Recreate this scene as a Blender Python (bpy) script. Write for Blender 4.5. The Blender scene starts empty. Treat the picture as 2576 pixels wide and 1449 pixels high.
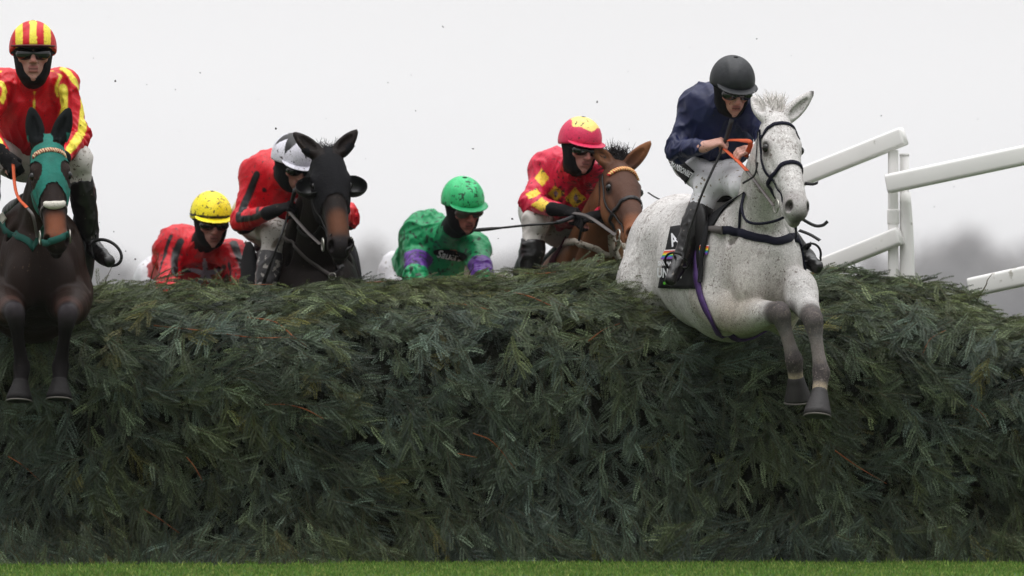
import bpy, math, random, os
import numpy as np
random.seed(7); rng = np.random.default_rng(11)
Q = float(os.environ.get('SCENE_Q', '1'))          # voxel coarseness while drafting
ONLY = os.environ.get('SCENE_ONLY', '')
sc = bpy.context.scene
COL = sc.collection
R = math.radians
# ------------------------------------------------------------------ camera
CAMD = 40.0; PXM = 505.0; HOR = 910.0
cam = bpy.data.objects.new('camera', bpy.data.cameras.new('camera')); COL.objects.link(cam)
cam.location = (0, -CAMD, 1.0); cam.rotation_euler = (R(90), 0, 0)
cam.data.sensor_width = 36; cam.data.lens = 36*CAMD*PXM/2576.0
cam.data.shift_y = (HOR-724.5)/2576.0
cam.data.clip_start = .5; cam.data.clip_end = 5000
cam.data.dof.use_dof = True; cam.data.dof.focus_distance = 39.6; cam.data.dof.aperture_fstop = 2.2
sc.camera = cam
sc.view_settings.view_transform = 'Standard'; sc.view_settings.look = 'None'
sc.view_settings.exposure = 0.0; sc.view_settings.gamma = 1
def P(u, v, y=0.0):
    f = (CAMD+y)/CAMD
    return np.array([(u-1288)/PXM*f, y, 1.0+(HOR-v)/PXM*f])
# ------------------------------------------------------------------ overcast sky and soft sun
w = bpy.data.worlds.new('World'); sc.world = w; w.use_nodes = True
nt = w.node_tree; nt.nodes.clear(); nn = nt.nodes.new; lk = nt.links.new
out = nn('ShaderNodeOutputWorld'); bg = nn('ShaderNodeBackground'); lk(bg.outputs[0], out.inputs[0])
tc = nn('ShaderNodeTexCoord'); sep = nn('ShaderNodeSeparateXYZ'); lk(tc.outputs['Generated'], sep.inputs[0])
ramp = nn('ShaderNodeValToRGB'); lk(sep.outputs[2], ramp.inputs[0])
cr = ramp.color_ramp; cr.elements[0].position = 0.0; cr.elements[0].color = (.20, .20, .205, 1)
cr.elements[1].position = 1.0; cr.elements[1].color = (1.2, 1.2, 1.21, 1)
for p_, c_ in ((.003, (.225, .223, .226, 1)), (.0115, (.268, .265, .267, 1)), (.02, (.298, .295, .296, 1)), (.036, (.313, .310, .311, 1)), (.06, (.305, .302, .303, 1)), (.12, (.165, .165, .167, 1)), (.35, (.18, .18, .182, 1)), (.65, (.46, .46, .465, 1))):
    e = cr.elements.new(p_); e.color = c_
nz = nn('ShaderNodeTexNoise'); nz.inputs['Scale'].default_value = 6; nz.inputs['Detail'].default_value = 1
mp = nn('ShaderNodeMapping'); mp.inputs['Scale'].default_value = (1, 1, 2.5); lk(tc.outputs['Generated'], mp.inputs[0]); lk(mp.outputs[0], nz.inputs['Vector'])
mr = nn('ShaderNodeMapRange'); mr.inputs[1].default_value = .3; mr.inputs[2].default_value = .7; mr.inputs[3].default_value = 2.70; mr.inputs[4].default_value = 2.98
lk(nz.outputs[0], mr.inputs[0])
sky = nn('ShaderNodeTexSky'); sky.sky_type = 'NISHITA'; sky.sun_disc = False; sky.sun_elevation = R(68); sky.sun_rotation = R(200)
bw = nn('ShaderNodeRGBToBW'); lk(sky.outputs[0], bw.inputs[0])
sk = nn('ShaderNodeMath'); sk.operation = 'MULTIPLY'; sk.inputs[1].default_value = .003; lk(bw.outputs[0], sk.inputs[0])
ad = nn('ShaderNodeMixRGB'); ad.blend_type = 'ADD'; ad.inputs[0].default_value = 1; lk(ramp.outputs[0], ad.inputs[1]); lk(sk.outputs[0], ad.inputs[2])
lk(ad.outputs[0], bg.inputs[0]); lk(mr.outputs[0], bg.inputs[1])
sun = bpy.data.objects.new('sun', bpy.data.lights.new('sun', 'SUN')); COL.objects.link(sun)
sun.data.energy = .6; sun.data.angle = R(35); sun.data.color = (1, .98, .95)
sun.rotation_euler = (R(22), 0, R(-20))
# ------------------------------------------------------------------ helpers: maths
def srgb(r, g, b):
    return tuple(((c/255.0)/12.92 if c/255.0 <= .04045 else ((c/255.0+.055)/1.055)**2.4) for c in (r, g, b))
def A(*v): return np.array(v, float)
def nrm(v): v = np.asarray(v, float); return v/(np.linalg.norm(v)+1e-12)
def sstep(a, b, x): t = np.clip((x-a)/(b-a), 0, 1); return t*t*(3-2*t)
def crom(pts, n=6):
    p = np.asarray(pts, float)
    if len(p) < 3: return np.array([p[0]+(p[-1]-p[0])*i/n for i in range(n+1)])
    e = np.vstack([2*p[0]-p[1], p, 2*p[-1]-p[-2]]); o = []
    for i in range(1, len(e)-2):
        for j in range(n):
            t = j/n; a, b, c, d = e[i-1], e[i], e[i+1], e[i+2]
            o.append(.5*((2*b)+(c-a)*t+(2*a-5*b+4*c-d)*t*t+(3*b-a-3*c+d)*t**3))
    o.append(p[-1]); return np.array(o)
class SDF:
    def __init__(s): s.pr = []
    def cone(s, a, b, ra, rb=None, k=.03, flat=None, op=1):
        s.pr.append(dict(t='c', a=np.asarray(a, float), b=np.asarray(b, float), ra=ra, rb=ra if rb is None else rb, k=k, flat=flat, op=op)); return s
    def ell(s, c, r, ax=None, k=.03, op=1):
        r = (r, r, r) if np.isscalar(r) else r
        s.pr.append(dict(t='e', c=np.asarray(c, float), r=np.asarray(r, float), ax=np.eye(3) if ax is None else np.asarray(ax, float), k=k, op=op)); return s
    def plane(s, c, n, k=.005):        # removes the side the normal points away from
        s.pr.append(dict(t='p', c=np.asarray(c, float), n=nrm(n), k=k, op=-1)); return s
    def chain(s, pts, rs, k=.03, flat=None, n=3):
        q = crom(np.hstack([np.asarray(pts, float), np.asarray(rs, float)[:, None]]), n)
        for i in range(len(q)-1): s.cone(q[i, :3], q[i+1, :3], q[i, 3], q[i+1, 3], k if i == 0 else min(k, .02), flat)
        return s
    def one(s, p, X, Y, Z):
        if p['t'] == 'p':
            c, n = p['c'], p['n']; return (X-c[0])*n[0]+(Y-c[1])*n[1]+(Z-c[2])*n[2]
        if p['t'] == 'c':
            a, b = p['a'], p['b']; ba = b-a; L = max(ba@ba, 1e-9)
            x, y, z = X-a[0], Y-a[1], Z-a[2]
            t = np.clip((x*ba[0]+y*ba[1]+z*ba[2])/L, 0, 1)
            x = x-ba[0]*t; y = y-ba[1]*t; z = z-ba[2]*t
            q2 = x*x+y*y+z*z; r = p['ra']+(p['rb']-p['ra'])*t
            if p['flat'] is None: return np.sqrt(q2)-r
            dr, ra = p['flat']; dr = nrm(dr); qd = x*dr[0]+y*dr[1]+z*dr[2]; qp = np.maximum(q2-qd*qd, 0)
            l = np.sqrt(qp+(qd/ra)**2)+1e-9; g = np.sqrt(qp+qd*qd/ra**4)/l+1e-3
            return (l-r)/g
        c, r, ax = p['c'], p['r'], p['ax']; x, y, z = X-c[0], Y-c[1], Z-c[2]
        u = [x*ax[i][0]+y*ax[i][1]+z*ax[i][2] for i in range(3)]
        k0 = np.sqrt(sum((u[i]/r[i])**2 for i in range(3))); k1 = np.sqrt(sum((u[i]/r[i]**2)**2 for i in range(3)))+1e-9
        return k0*(k0-1)/k1
    @staticmethod
    def comb(D, d, k, op):
        if op > 0:
            h = np.clip(.5+.5*(D-d)/k, 0, 1); return D+(d-D)*h-k*h*(1-h)
        h = np.clip(.5-.5*(D+d)/k, 0, 1); return D+(-d-D)*h+k*h*(1-h)
    def ev(s, pts):
        pts = np.asarray(pts, float); X, Y, Z = pts[..., 0], pts[..., 1], pts[..., 2]
        D = np.full(X.shape, 2.0)
        for p in s.pr: D = s.comb(D, s.one(p, X, Y, Z), p['k'], p['op'])
        return D
    def box(s, p):
        if p['t'] == 'c':
            m = max(p['ra'], p['rb'])*(max(1, p['flat'][1]) if p['flat'] else 1)
            return np.minimum(p['a'], p['b'])-m, np.maximum(p['a'], p['b'])+m
        m = max(p['r']); return p['c']-m, p['c']+m
    def mesh(s, h):
        h = h*Q
        bs = [s.box(p) for p in s.pr if p['op'] > 0]
        lo = np.min([b[0] for b in bs], 0)-3*h; hi = np.max([b[1] for b in bs], 0)+3*h
        n = np.ceil((hi-lo)/h).astype(int)+1
        D = np.full(tuple(n), 1.0, np.float32)
        ax = [(lo[i]+h*np.arange(n[i])).astype(np.float32) for i in range(3)]
        for p in s.pr:
            if p['t'] == 'p': i0, i1 = np.zeros(3, int), n
            else:
                b0, b1 = s.box(p); m = p['k']+2*h
                i0 = np.clip(np.floor((b0-m-lo)/h).astype(int), 0, n); i1 = np.clip(np.ceil((b1+m-lo)/h).astype(int)+1, 0, n)
            if np.any(i1 <= i0): continue
            sl = tuple(slice(i0[i], i1[i]) for i in range(3))
            d = s.one(p, ax[0][sl[0]][:, None, None], ax[1][sl[1]][None, :, None], ax[2][sl[2]][None, None, :])
            D[sl] = s.comb(D[sl], d.astype(np.float32), p['k'], p['op'])
        return surfnets(D, lo, h)
from mathutils.bvhtree import BVHTree
def vnormals(v, f):
    a = v[f[:, 2]]-v[f[:, 0]]; b = v[f[:, 3]]-v[f[:, 1]]; n = np.cross(a, b); N = np.zeros_like(v)
    for i in range(4): N += np.stack([np.bincount(f[:, i], n[:, j], len(v)) for j in range(3)], 1)
    return N/(np.linalg.norm(N, axis=1)[:, None]+1e-12)
class Surf:
    """a finished quad mesh as something straps, cloths and lettering can be laid on"""
    def __init__(s, v, f):
        s.N = vnormals(v, f); s.f = f; s.bv = BVHTree.FromPolygons(v.tolist(), f.tolist())
    def near(s, p):
        o, n = [], []
        for x in np.asarray(p, float).reshape(-1, 3):
            l, _, i, d = s.bv.find_nearest(x.tolist()); o.append(l); n.append(s.N[s.f[i]].mean(0))
        n = np.array(n); return np.array([tuple(x) for x in o]), n/(np.linalg.norm(n, axis=1)[:, None]+1e-9)
    def grad(s, p): return s.near(p)[1]
    def proj(s, p, off=0.0, it=1):
        a, n = s.near(p); return a+n*off
    def hit(s, uv, off=0.0, y1=0):
        uv = np.atleast_2d(np.asarray(uv, float)); o = A(0, -CAMD, 1.0); r = []
        for a, b in uv:
            d = nrm(P(a, b, 0)-o); l, _, i, _ = s.bv.ray_cast((o+d*30).tolist(), d.tolist())
            if l is None:
                q = [o+d*t for t in np.linspace(CAMD-3, CAMD+4, 90)]; ds = [s.bv.find_nearest(x.tolist()) for x in q]; j = int(np.argmin([x[3] for x in ds])); l, i = ds[j][0], ds[j][2]
            n = nrm(s.N[s.f[i]].mean(0)); r.append(A(*l)+n*off)
        return np.array(r)
def surfnets(D, lo, h):
    s = D < 0
    a = np.zeros(tuple(np.array(D.shape)-1), np.int8)
    for i in (0, 1):
        for j in (0, 1):
            for k in (0, 1): a += s[i:s.shape[0]-1+i, j:s.shape[1]-1+j, k:s.shape[2]-1+k]
    act = (a > 0) & (a < 8); ijk = np.argwhere(act)
    idx = np.full(a.shape, -1, np.int32); idx[act] = np.arange(len(ijk))
    pos = np.zeros((len(ijk), 3)); cnt = np.zeros(len(ijk))
    co = [(i, j, k) for i in (0, 1) for j in (0, 1) for k in (0, 1)]
    for o1 in co:
        for o2 in co:
            if sum(o2)-sum(o1) == 1 and all(o2[i] >= o1[i] for i in range(3)):
                d1 = D[ijk[:, 0]+o1[0], ijk[:, 1]+o1[1], ijk[:, 2]+o1[2]]; d2 = D[ijk[:, 0]+o2[0], ijk[:, 1]+o2[1], ijk[:, 2]+o2[2]]
                m = (d1 < 0) != (d2 < 0); t = np.where(m, d1/np.where(m, d1-d2, 1), 0)
                pos += np.where(m[:, None], A(*o1)+t[:, None]*(A(*o2)-A(*o1)), 0); cnt += m
    V_ = lo+h*(ijk+pos/np.maximum(cnt, 1)[:, None]); F_ = []
    for ax in range(3):
        b, c = (ax+1) % 3, (ax+2) % 3
        n = s.shape; sl0 = [slice(1, n[i]-1) for i in range(3)]; sl1 = list(sl0)
        sl0[ax] = slice(0, n[ax]-1); sl1[ax] = slice(1, n[ax])
        s0, s1 = s[tuple(sl0)], s[tuple(sl1)]; e = np.argwhere(s0 != s1)
        if not len(e): continue
        flip = s0[tuple(e.T)]; g = e.copy(); g[:, b] += 1; g[:, c] += 1
        q = []
        for db, dc in ((1, 1), (0, 1), (0, 0), (1, 0)):
            t = g.copy(); t[:, b] -= db; t[:, c] -= dc; q.append(idx[tuple(t.T)])
        q = np.stack(q, 1); q[~flip] = q[~flip][:, ::-1]; F_.append(q)
    return V_, np.vstack(F_)
# ------------------------------------------------------------------ helpers: objects
def tag(o, label=None, cat=None, group=None, kind=None):
    for k_, v_ in (('label', label), ('category', cat), ('group', group), ('kind', kind)):
        if v_: o[k_] = v_
    return o
def thing(name, loc, label, cat, group=None):
    o = bpy.data.objects.new(name, None); COL.objects.link(o); o.location = tuple(loc); o.empty_display_size = .1
    return tag(o, label, cat, group)
def wloc(o):
    l = np.zeros(3)
    while o is not None: l += np.array(o.location); o = o.parent
    return l
def mk(name, vf, mat, parent=None, cols=None, smooth=True, label=None, loc=None):
    v, f = vf; v = np.asarray(v, float)
    base = wloc(parent) if parent is not None else (np.zeros(3) if loc is None else np.asarray(loc, float))
    me = bpy.data.meshes.new(name); v2 = (v-base).astype(np.float32)
    if isinstance(f, np.ndarray):
        n, m = f.shape; me.vertices.add(len(v2)); me.vertices.foreach_set('co', v2.ravel())
        me.loops.add(n*m); me.loops.foreach_set('vertex_index', f.astype(np.int32).ravel())
        me.polygons.add(n); me.polygons.foreach_set('loop_start', (np.arange(n)*m).astype(np.int32))
        me.update(calc_edges=True)
    else:
        me.from_pydata([tuple(x) for x in v2], [], [tuple(int(i) for i in q) for q in f]); me.update()
    if smooth: me.polygons.foreach_set('use_smooth', np.ones(len(me.polygons), bool))
    if cols is not None:
        at = me.color_attributes.new('col', 'FLOAT_COLOR', 'POINT')
        at.data.foreach_set('color', np.hstack([cols, np.ones((len(cols), 1))]).astype(np.float32).ravel())
    me.materials.append(mat)
    o = bpy.data.objects.new(name, me); COL.objects.link(o)
    if parent is not None: o.parent = parent
    elif loc is not None: o.location = tuple(loc)
    if label: o['label'] = label
    return o
def join(parts):
    V_, F_, n = [], [], 0
    for v, f in parts:
        V_.append(np.asarray(v, float)); F_ += [tuple(int(i)+n for i in q) for q in f]; n += len(v)
    return np.vstack(V_), F_
def tube(pts, r, seg=8, n=5, flatn=None, smooth=True):
    p = crom(pts, n) if smooth else np.asarray(pts, float); m = len(p)
    rs = np.interp(np.linspace(0, 1, m), np.linspace(0, 1, len(r)), r) if not np.isscalar(r) else np.full(m, r)
    T = np.gradient(p, axis=0); T /= np.linalg.norm(T, axis=1)[:, None]+1e-9
    u = nrm(np.cross(T[0], A(0, 0, 1) if abs(T[0][2]) < .9 else A(1, 0, 0))); V_ = []
    for i in range(m):
        u = nrm(u-T[i]*(u@T[i])); w_ = np.cross(T[i], u)
        for j in range(seg):
            a = 2*math.pi*j/seg; V_.append(p[i]+rs[i]*(math.cos(a)*u+math.sin(a)*w_))
    F_ = [(i*seg+j, i*seg+(j+1) % seg, (i+1)*seg+(j+1) % seg, (i+1)*seg+j) for i in range(m-1) for j in range(seg)]
    F_ += [tuple(range(seg))[::-1], tuple((m-1)*seg+j for j in range(seg))]
    return np.array(V_), F_
def ribbon(p, N, w_, th, closed=False):
    """strap of width w_ and thickness th along points p with surface normals N"""
    p = np.asarray(p, float); N = np.asarray(N, float); m = len(p)
    T = np.gradient(p, axis=0)
    if closed: T = np.roll(p, -1, 0)-np.roll(p, 1, 0)
    T /= np.linalg.norm(T, axis=1)[:, None]+1e-9
    B = np.cross(T, N); B /= np.linalg.norm(B, axis=1)[:, None]+1e-9
    ws = np.interp(np.linspace(0, 1, m), np.linspace(0, 1, len(w_)), w_) if not np.isscalar(w_) else np.full(m, w_)
    ws = ws[:, None]*.5
    sec = [p-B*ws-N*th*.5, p-B*ws*.92+N*th*.5, p+B*ws*.92+N*th*.5, p+B*ws-N*th*.5]
    V_ = np.stack(sec, 1).reshape(-1, 3); F_ = []
    for i in range(m if closed else m-1):
        a, b = i*4, ((i+1) % m)*4
        for j in range(4): F_.append((a+j, b+j, b+(j+1) % 4, a+(j+1) % 4))
    if not closed: F_ += [(3, 2, 1, 0), ((m-1)*4, (m-1)*4+1, (m-1)*4+2, (m-1)*4+3)]
    return V_, F_
def strap(fld, pts, w_, off=.004, th=.005, n=7, closed=False):
    """pts: pixel pairs are dropped on the surface along the sight line, world points are pulled to it"""
    q = [fld.hit([p])[0] if len(p) == 2 else np.asarray(p, float) for p in pts]
    c = crom(q+[q[0]] if closed else q, n)
    if closed: c = c[:-1]
    c = fld.proj(c, off, 4); return ribbon(c, fld.grad(c), w_, th, closed)
def freestrap(pts, w_, th=.004, up=(0, -1, .2), n=7):
    c = crom(pts, n); return ribbon(c, np.tile(nrm(up), (len(c), 1)), w_, th)
def patch(fld, fn, nu, nv, off=.006, th=.006, it=4):
    """sheet of cloth or leather laid on a surface; fn(u, v) gives a point near it"""
    g = np.array([[fn(i/nu, j/nv) for j in range(nv+1)] for i in range(nu+1)]).reshape(-1, 3)
    a = fld.proj(g, off, it) if fld is not None else g
    N = fld.grad(a) if fld is not None else np.tile(A(0, -1, 0), (len(a), 1))
    b = a-N*th; n = len(a); F_ = []
    id_ = lambda i, j: i*(nv+1)+j
    for i in range(nu):
        for j in range(nv):
            q = (id_(i, j), id_(i+1, j), id_(i+1, j+1), id_(i, j+1)); F_.append(q); F_.append(tuple(x+n for x in q[::-1]))
    rim = [id_(i, 0) for i in range(nu)]+[id_(nu, j) for j in range(nv)]+[id_(i, nv) for i in range(nu, 0, -1)]+[id_(0, j) for j in range(nv, 0, -1)]
    for a_, b_ in zip(rim, rim[1:]+rim[:1]): F_.append((b_, a_, a_+n, b_+n))
    return np.vstack([a, b]), F_
def bil(p00, p10, p11, p01):
    p00, p10, p11, p01 = [np.asarray(p, float) for p in (p00, p10, p11, p01)]
    return lambda u, v: p00*(1-u)*(1-v)+p10*u*(1-v)+p11*u*v+p01*(1-u)*v
def hitquad(fld, a, b, c, d, y1=3.5):
    """patch whose outline is given in pixels"""
    a, b, c, d = [A(*x) for x in (a, b, c, d)]
    def f(u, v):
        q = a*(1-u)*(1-v)+b*u*(1-v)+c*u*v+d*(1-u)*v; return fld.hit([q], y1=y1)[0]
    return f
def textmesh(body, size, shear=0.0, xs=1.0, bold=.0):
    cu = bpy.data.curves.new('t', 'FONT'); cu.body = body; cu.size = size; cu.shear = shear; cu.align_x = 'CENTER'; cu.align_y = 'CENTER'; cu.resolution_u = 3; cu.offset = bold
    o = bpy.data.objects.new('t', cu); COL.objects.link(o); dg = bpy.context.evaluated_depsgraph_get()
    me = o.evaluated_get(dg).to_mesh(); v = np.array([tuple(x.co) for x in me.vertices]); f = [tuple(p.vertices) for p in me.polygons]
    o.evaluated_get(dg).to_mesh_clear(); bpy.data.objects.remove(o); v[:, 0] *= xs; return v, f
def decal(fld, vf, uv, ang, off=.009, y1=3.5):
    """flat lettering (metres) laid on the surface round a pixel, turned by ang degrees"""
    v, f = vf; c, s_ = math.cos(R(ang)), math.sin(R(ang))
    px = np.stack([uv[0]+(v[:, 0]*c-v[:, 1]*s_)*PXM, uv[1]-(v[:, 0]*s_+v[:, 1]*c)*PXM], 1)
    return fld.hit(px, off, y1=y1), f
def hairs(roots, dirs, L, wid, n=6, grav=.3, curl=.3, flat=(0, -1, 0)):
    V_, F_ = [], []
    for r0, d0, l in zip(roots, dirs, L):
        p = np.array(r0, float); d = nrm(np.asarray(d0)+rng.normal(0, .12, 3)); c = rng.normal(0, curl, 3); b = len(V_)
        sd = nrm(np.cross(d, flat))
        for i in range(n+1):
            w_ = wid*(1-i/n)**.7*.5+.0004; V_ += [p-sd*w_, p+sd*w_]
            p = p+d*l/n; d = nrm(d+A(0, 0, -grav/n)+c/n)
        F_ += [(b+2*i, b+2*i+1, b+2*i+3, b+2*i+2) for i in range(n)]
    return np.array(V_), F_
# ------------------------------------------------------------------ helpers: materials
def M(name, col=(.5, .5, .5), rough=.6, spec=.4, attr=False, var=.2, vs=6.0, vdet=4, bump=0.0, bs=60.0, bstretch=None, mud=0.0, ms=45.0, mcol=(.035, .028, .022), metal=0.0, sheen=0.0, trans=0.0, mud2=None, fine=0, mottle=0, crease=0):
    m = bpy.data.materials.new(name); m.use_nodes = True; t = m.node_tree; n = t.nodes; l = t.links
    b = n['Principled BSDF']; b.inputs['Roughness'].default_value = rough; b.inputs['Specular IOR Level'].default_value = spec; b.inputs['Metallic'].default_value = metal
    if sheen: b.inputs['Sheen Weight'].default_value = sheen
    tc_ = n.new('ShaderNodeTexCoord'); co = tc_.outputs['Object']
    if attr: a = n.new('ShaderNodeAttribute'); a.attribute_name = 'col'; src = a.outputs['Color']
    else: a = n.new('ShaderNodeRGB'); a.outputs[0].default_value = (*col, 1); src = a.outputs[0]
    def noise(scale, det=4, rgh=.6, vec=None):
        z = n.new('ShaderNodeTexNoise'); z.inputs['Scale'].default_value = scale; z.inputs['Detail'].default_value = det; z.inputs['Roughness'].default_value = rgh
        l.new(vec or co, z.inputs['Vector']); return z.outputs[0]
    def rng_(s_, a0, a1, b0, b1):
        r_ = n.new('ShaderNodeMapRange'); r_.inputs[1].default_value = a0; r_.inputs[2].default_value = a1; r_.inputs[3].default_value = b0; r_.inputs[4].default_value = b1; l.new(s_, r_.inputs[0]); return r_.outputs[0]
    if var:
        x = rng_(noise(vs, vdet), .3, .7, 1-var, 1+var)
        v = n.new('ShaderNodeVectorMath'); v.operation = 'SCALE'; l.new(src, v.inputs[0]); l.new(x, v.inputs[3]); src = v.outputs[0]
    if mottle:
        mp_ = n.new('ShaderNodeMapping'); mp_.inputs['Scale'].default_value = (1, 1, .6); l.new(co, mp_.inputs[0])
        x = rng_(noise(38, 5, .75, mp_.outputs[0]), .42, .66, 0, mottle); x2 = rng_(noise(7, 2), .40, .65, .15, 1)
        mu = n.new('ShaderNodeMath'); mu.operation = 'MULTIPLY'; l.new(x, mu.inputs[0]); l.new(x2, mu.inputs[1])
        mx = n.new('ShaderNodeMixRGB'); l.new(mu.outputs[0], mx.inputs[0]); l.new(src, mx.inputs[1]); mx.inputs[2].default_value = (*mcol, 1); src = mx.outputs[0]
    if fine:
        x = rng_(noise(fine, 2), .35, .65, .8, 1.2)
        v = n.new('ShaderNodeVectorMath'); v.operation = 'SCALE'; l.new(src, v.inputs[0]); l.new(x, v.inputs[3]); src = v.outputs[0]
    for md, sc_, hard in ((mud, ms, .02),) + (((mud2[0], mud2[1], .08),) if mud2 else ()):
        if md:
            z = noise(sc_, 3, .55); th = .5+.22*(1-md)
            big = noise(sc_*.12, 2)
            mm = n.new('ShaderNodeMath'); mm.operation = 'MULTIPLY_ADD'; l.new(big, mm.inputs[0]); mm.inputs[1].default_value = .35; l.new(z, mm.inputs[2])
            f_ = rng_(mm.outputs[0], th+.175, th+.175+hard, 0, .9)
            mx = n.new('ShaderNodeMixRGB'); l.new(f_, mx.inputs[0]); l.new(src, mx.inputs[1]); mx.inputs[2].default_value = (*mcol, 1); src = mx.outputs[0]
    l.new(src, b.inputs['Base Color'])
    if bump:
        bp = n.new('ShaderNodeBump'); bp.inputs['Strength'].default_value = bump; bp.inputs['Distance'].default_value = .01
        vec = None
        if bstretch: mp_ = n.new('ShaderNodeMapping'); mp_.inputs['Scale'].default_value = bstretch; l.new(co, mp_.inputs[0]); vec = mp_.outputs[0]
        l.new(noise(bs, 5, .6, vec), bp.inputs['Height']); l.new(bp.outputs[0], b.inputs['Normal'])
        if crease:      # long tension folds of thin cloth
            mp2 = n.new('ShaderNodeMapping'); mp2.inputs['Scale'].default_value = (1.5, 1.0, .42); mp2.inputs['Rotation'].default_value = (.3, .55, .2); l.new(co, mp2.inputs[0])
            z = n.new('ShaderNodeTexNoise'); z.noise_type = 'RIDGED_MULTIFRACTAL'; z.normalize = True; z.inputs['Scale'].default_value = 9; z.inputs['Detail'].default_value = 2.5; z.inputs['Distortion'].default_value = .5; l.new(mp2.outputs[0], z.inputs['Vector'])
            b2 = n.new('ShaderNodeBump'); b2.inputs['Strength'].default_value = crease; b2.inputs['Distance'].default_value = .03; l.new(z.outputs[0], b2.inputs['Height']); l.new(bp.outputs[0], b2.inputs['Normal']); l.new(b2.outputs[0], b.inputs['Normal'])
    if trans:
        tr = n.new('ShaderNodeBsdfTranslucent'); mx = n.new('ShaderNodeMixShader'); mx.inputs[0].default_value = trans
        l.new(src, tr.inputs[0]); l.new(b.outputs[0], mx.inputs[1]); l.new(tr.outputs[0], mx.inputs[2]); l.new(mx.outputs[0], n['Material Output'].inputs[0])
    return m
m_leather = M('black_leather', srgb(16, 14, 15), .45, .35, var=.2, bump=.25, bs=90)
m_webbing = M('navy_webbing', srgb(18, 19, 34), .8, .15, var=.2, bump=.2, bs=200)
m_boot = M('boot_leather', srgb(15, 13, 13), .30, .5, var=.3, bump=.25, bs=30, mud=.12, ms=40, mcol=srgb(120, 112, 104))
m_metal = M('steel', srgb(170, 168, 160), .3, .5, metal=.9, var=.1)
m_skin = M('skin', attr=True, rough=.5, spec=.35, var=.14, vs=25, bump=.2, bs=160, mud=.30, ms=110, mcol=srgb(88, 58, 48))
m_goggle = M('goggle_lens', srgb(10, 10, 11), .12, .8, var=.1)
m_hood = M('black_padding', srgb(14, 14, 16), .8, .15, var=.3, bump=.3, bs=80)
m_white = M('white_breeches', srgb(205, 204, 208), .7, .3, var=.06, bump=.45, bs=18, crease=.35, mud=.42, ms=50, mud2=(.25, 90), mcol=srgb(120, 108, 92))
m_cream = M('splashed_breeches', srgb(192, 187, 182), .7, .3, var=.1, bump=.35, bs=18, crease=.35, mud=.5, ms=60, mud2=(.5, 12), mcol=srgb(98, 88, 76))
m_eye = M('horse_eye', srgb(12, 9, 8), .22, .45, var=0)
m_hoof = M('hoof_horn', srgb(34, 31, 31), .5, .35, var=.3, vs=30, bump=.3, bs=40)
m_glove = M('black_glove', srgb(15, 14, 16), .75, .15, var=.3, bump=.3, bs=90, mud=.12, ms=80, mcol=srgb(90, 80, 70))
def folds(v, N, amp, seed=0, freq=28, aniso=None):
    r_ = np.random.default_rng(seed); tot = np.zeros(len(v))
    gate = .5+.5*np.sin(v@r_.normal(0, 9, 3)+2*np.sin(v@r_.normal(0, 7, 3)))
    for fq, am in ((freq*1.1, 1.0), (freq*2.1, .45)):
        d = np.zeros(len(v))
        for i in range(6):
            k = r_.normal(0, 1, 3); k = nrm(k)*fq*(.6+.9*r_.random())
            if aniso is not None: k = k-nrm(aniso)*(k@nrm(aniso))*.84
            ph = r_.random()*6.28; k2 = nrm(r_.normal(0, 1, 3))*fq*.35
            d += np.sin(v@k+ph+1.8*np.sin(v@k2+ph*2))
        tot += am*(np.clip(1-np.abs(d/6)*3.0, 0, 1)**1.2-.35)
    return v+N*(amp*tot*(.35+.9*gate))[:, None]
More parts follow.
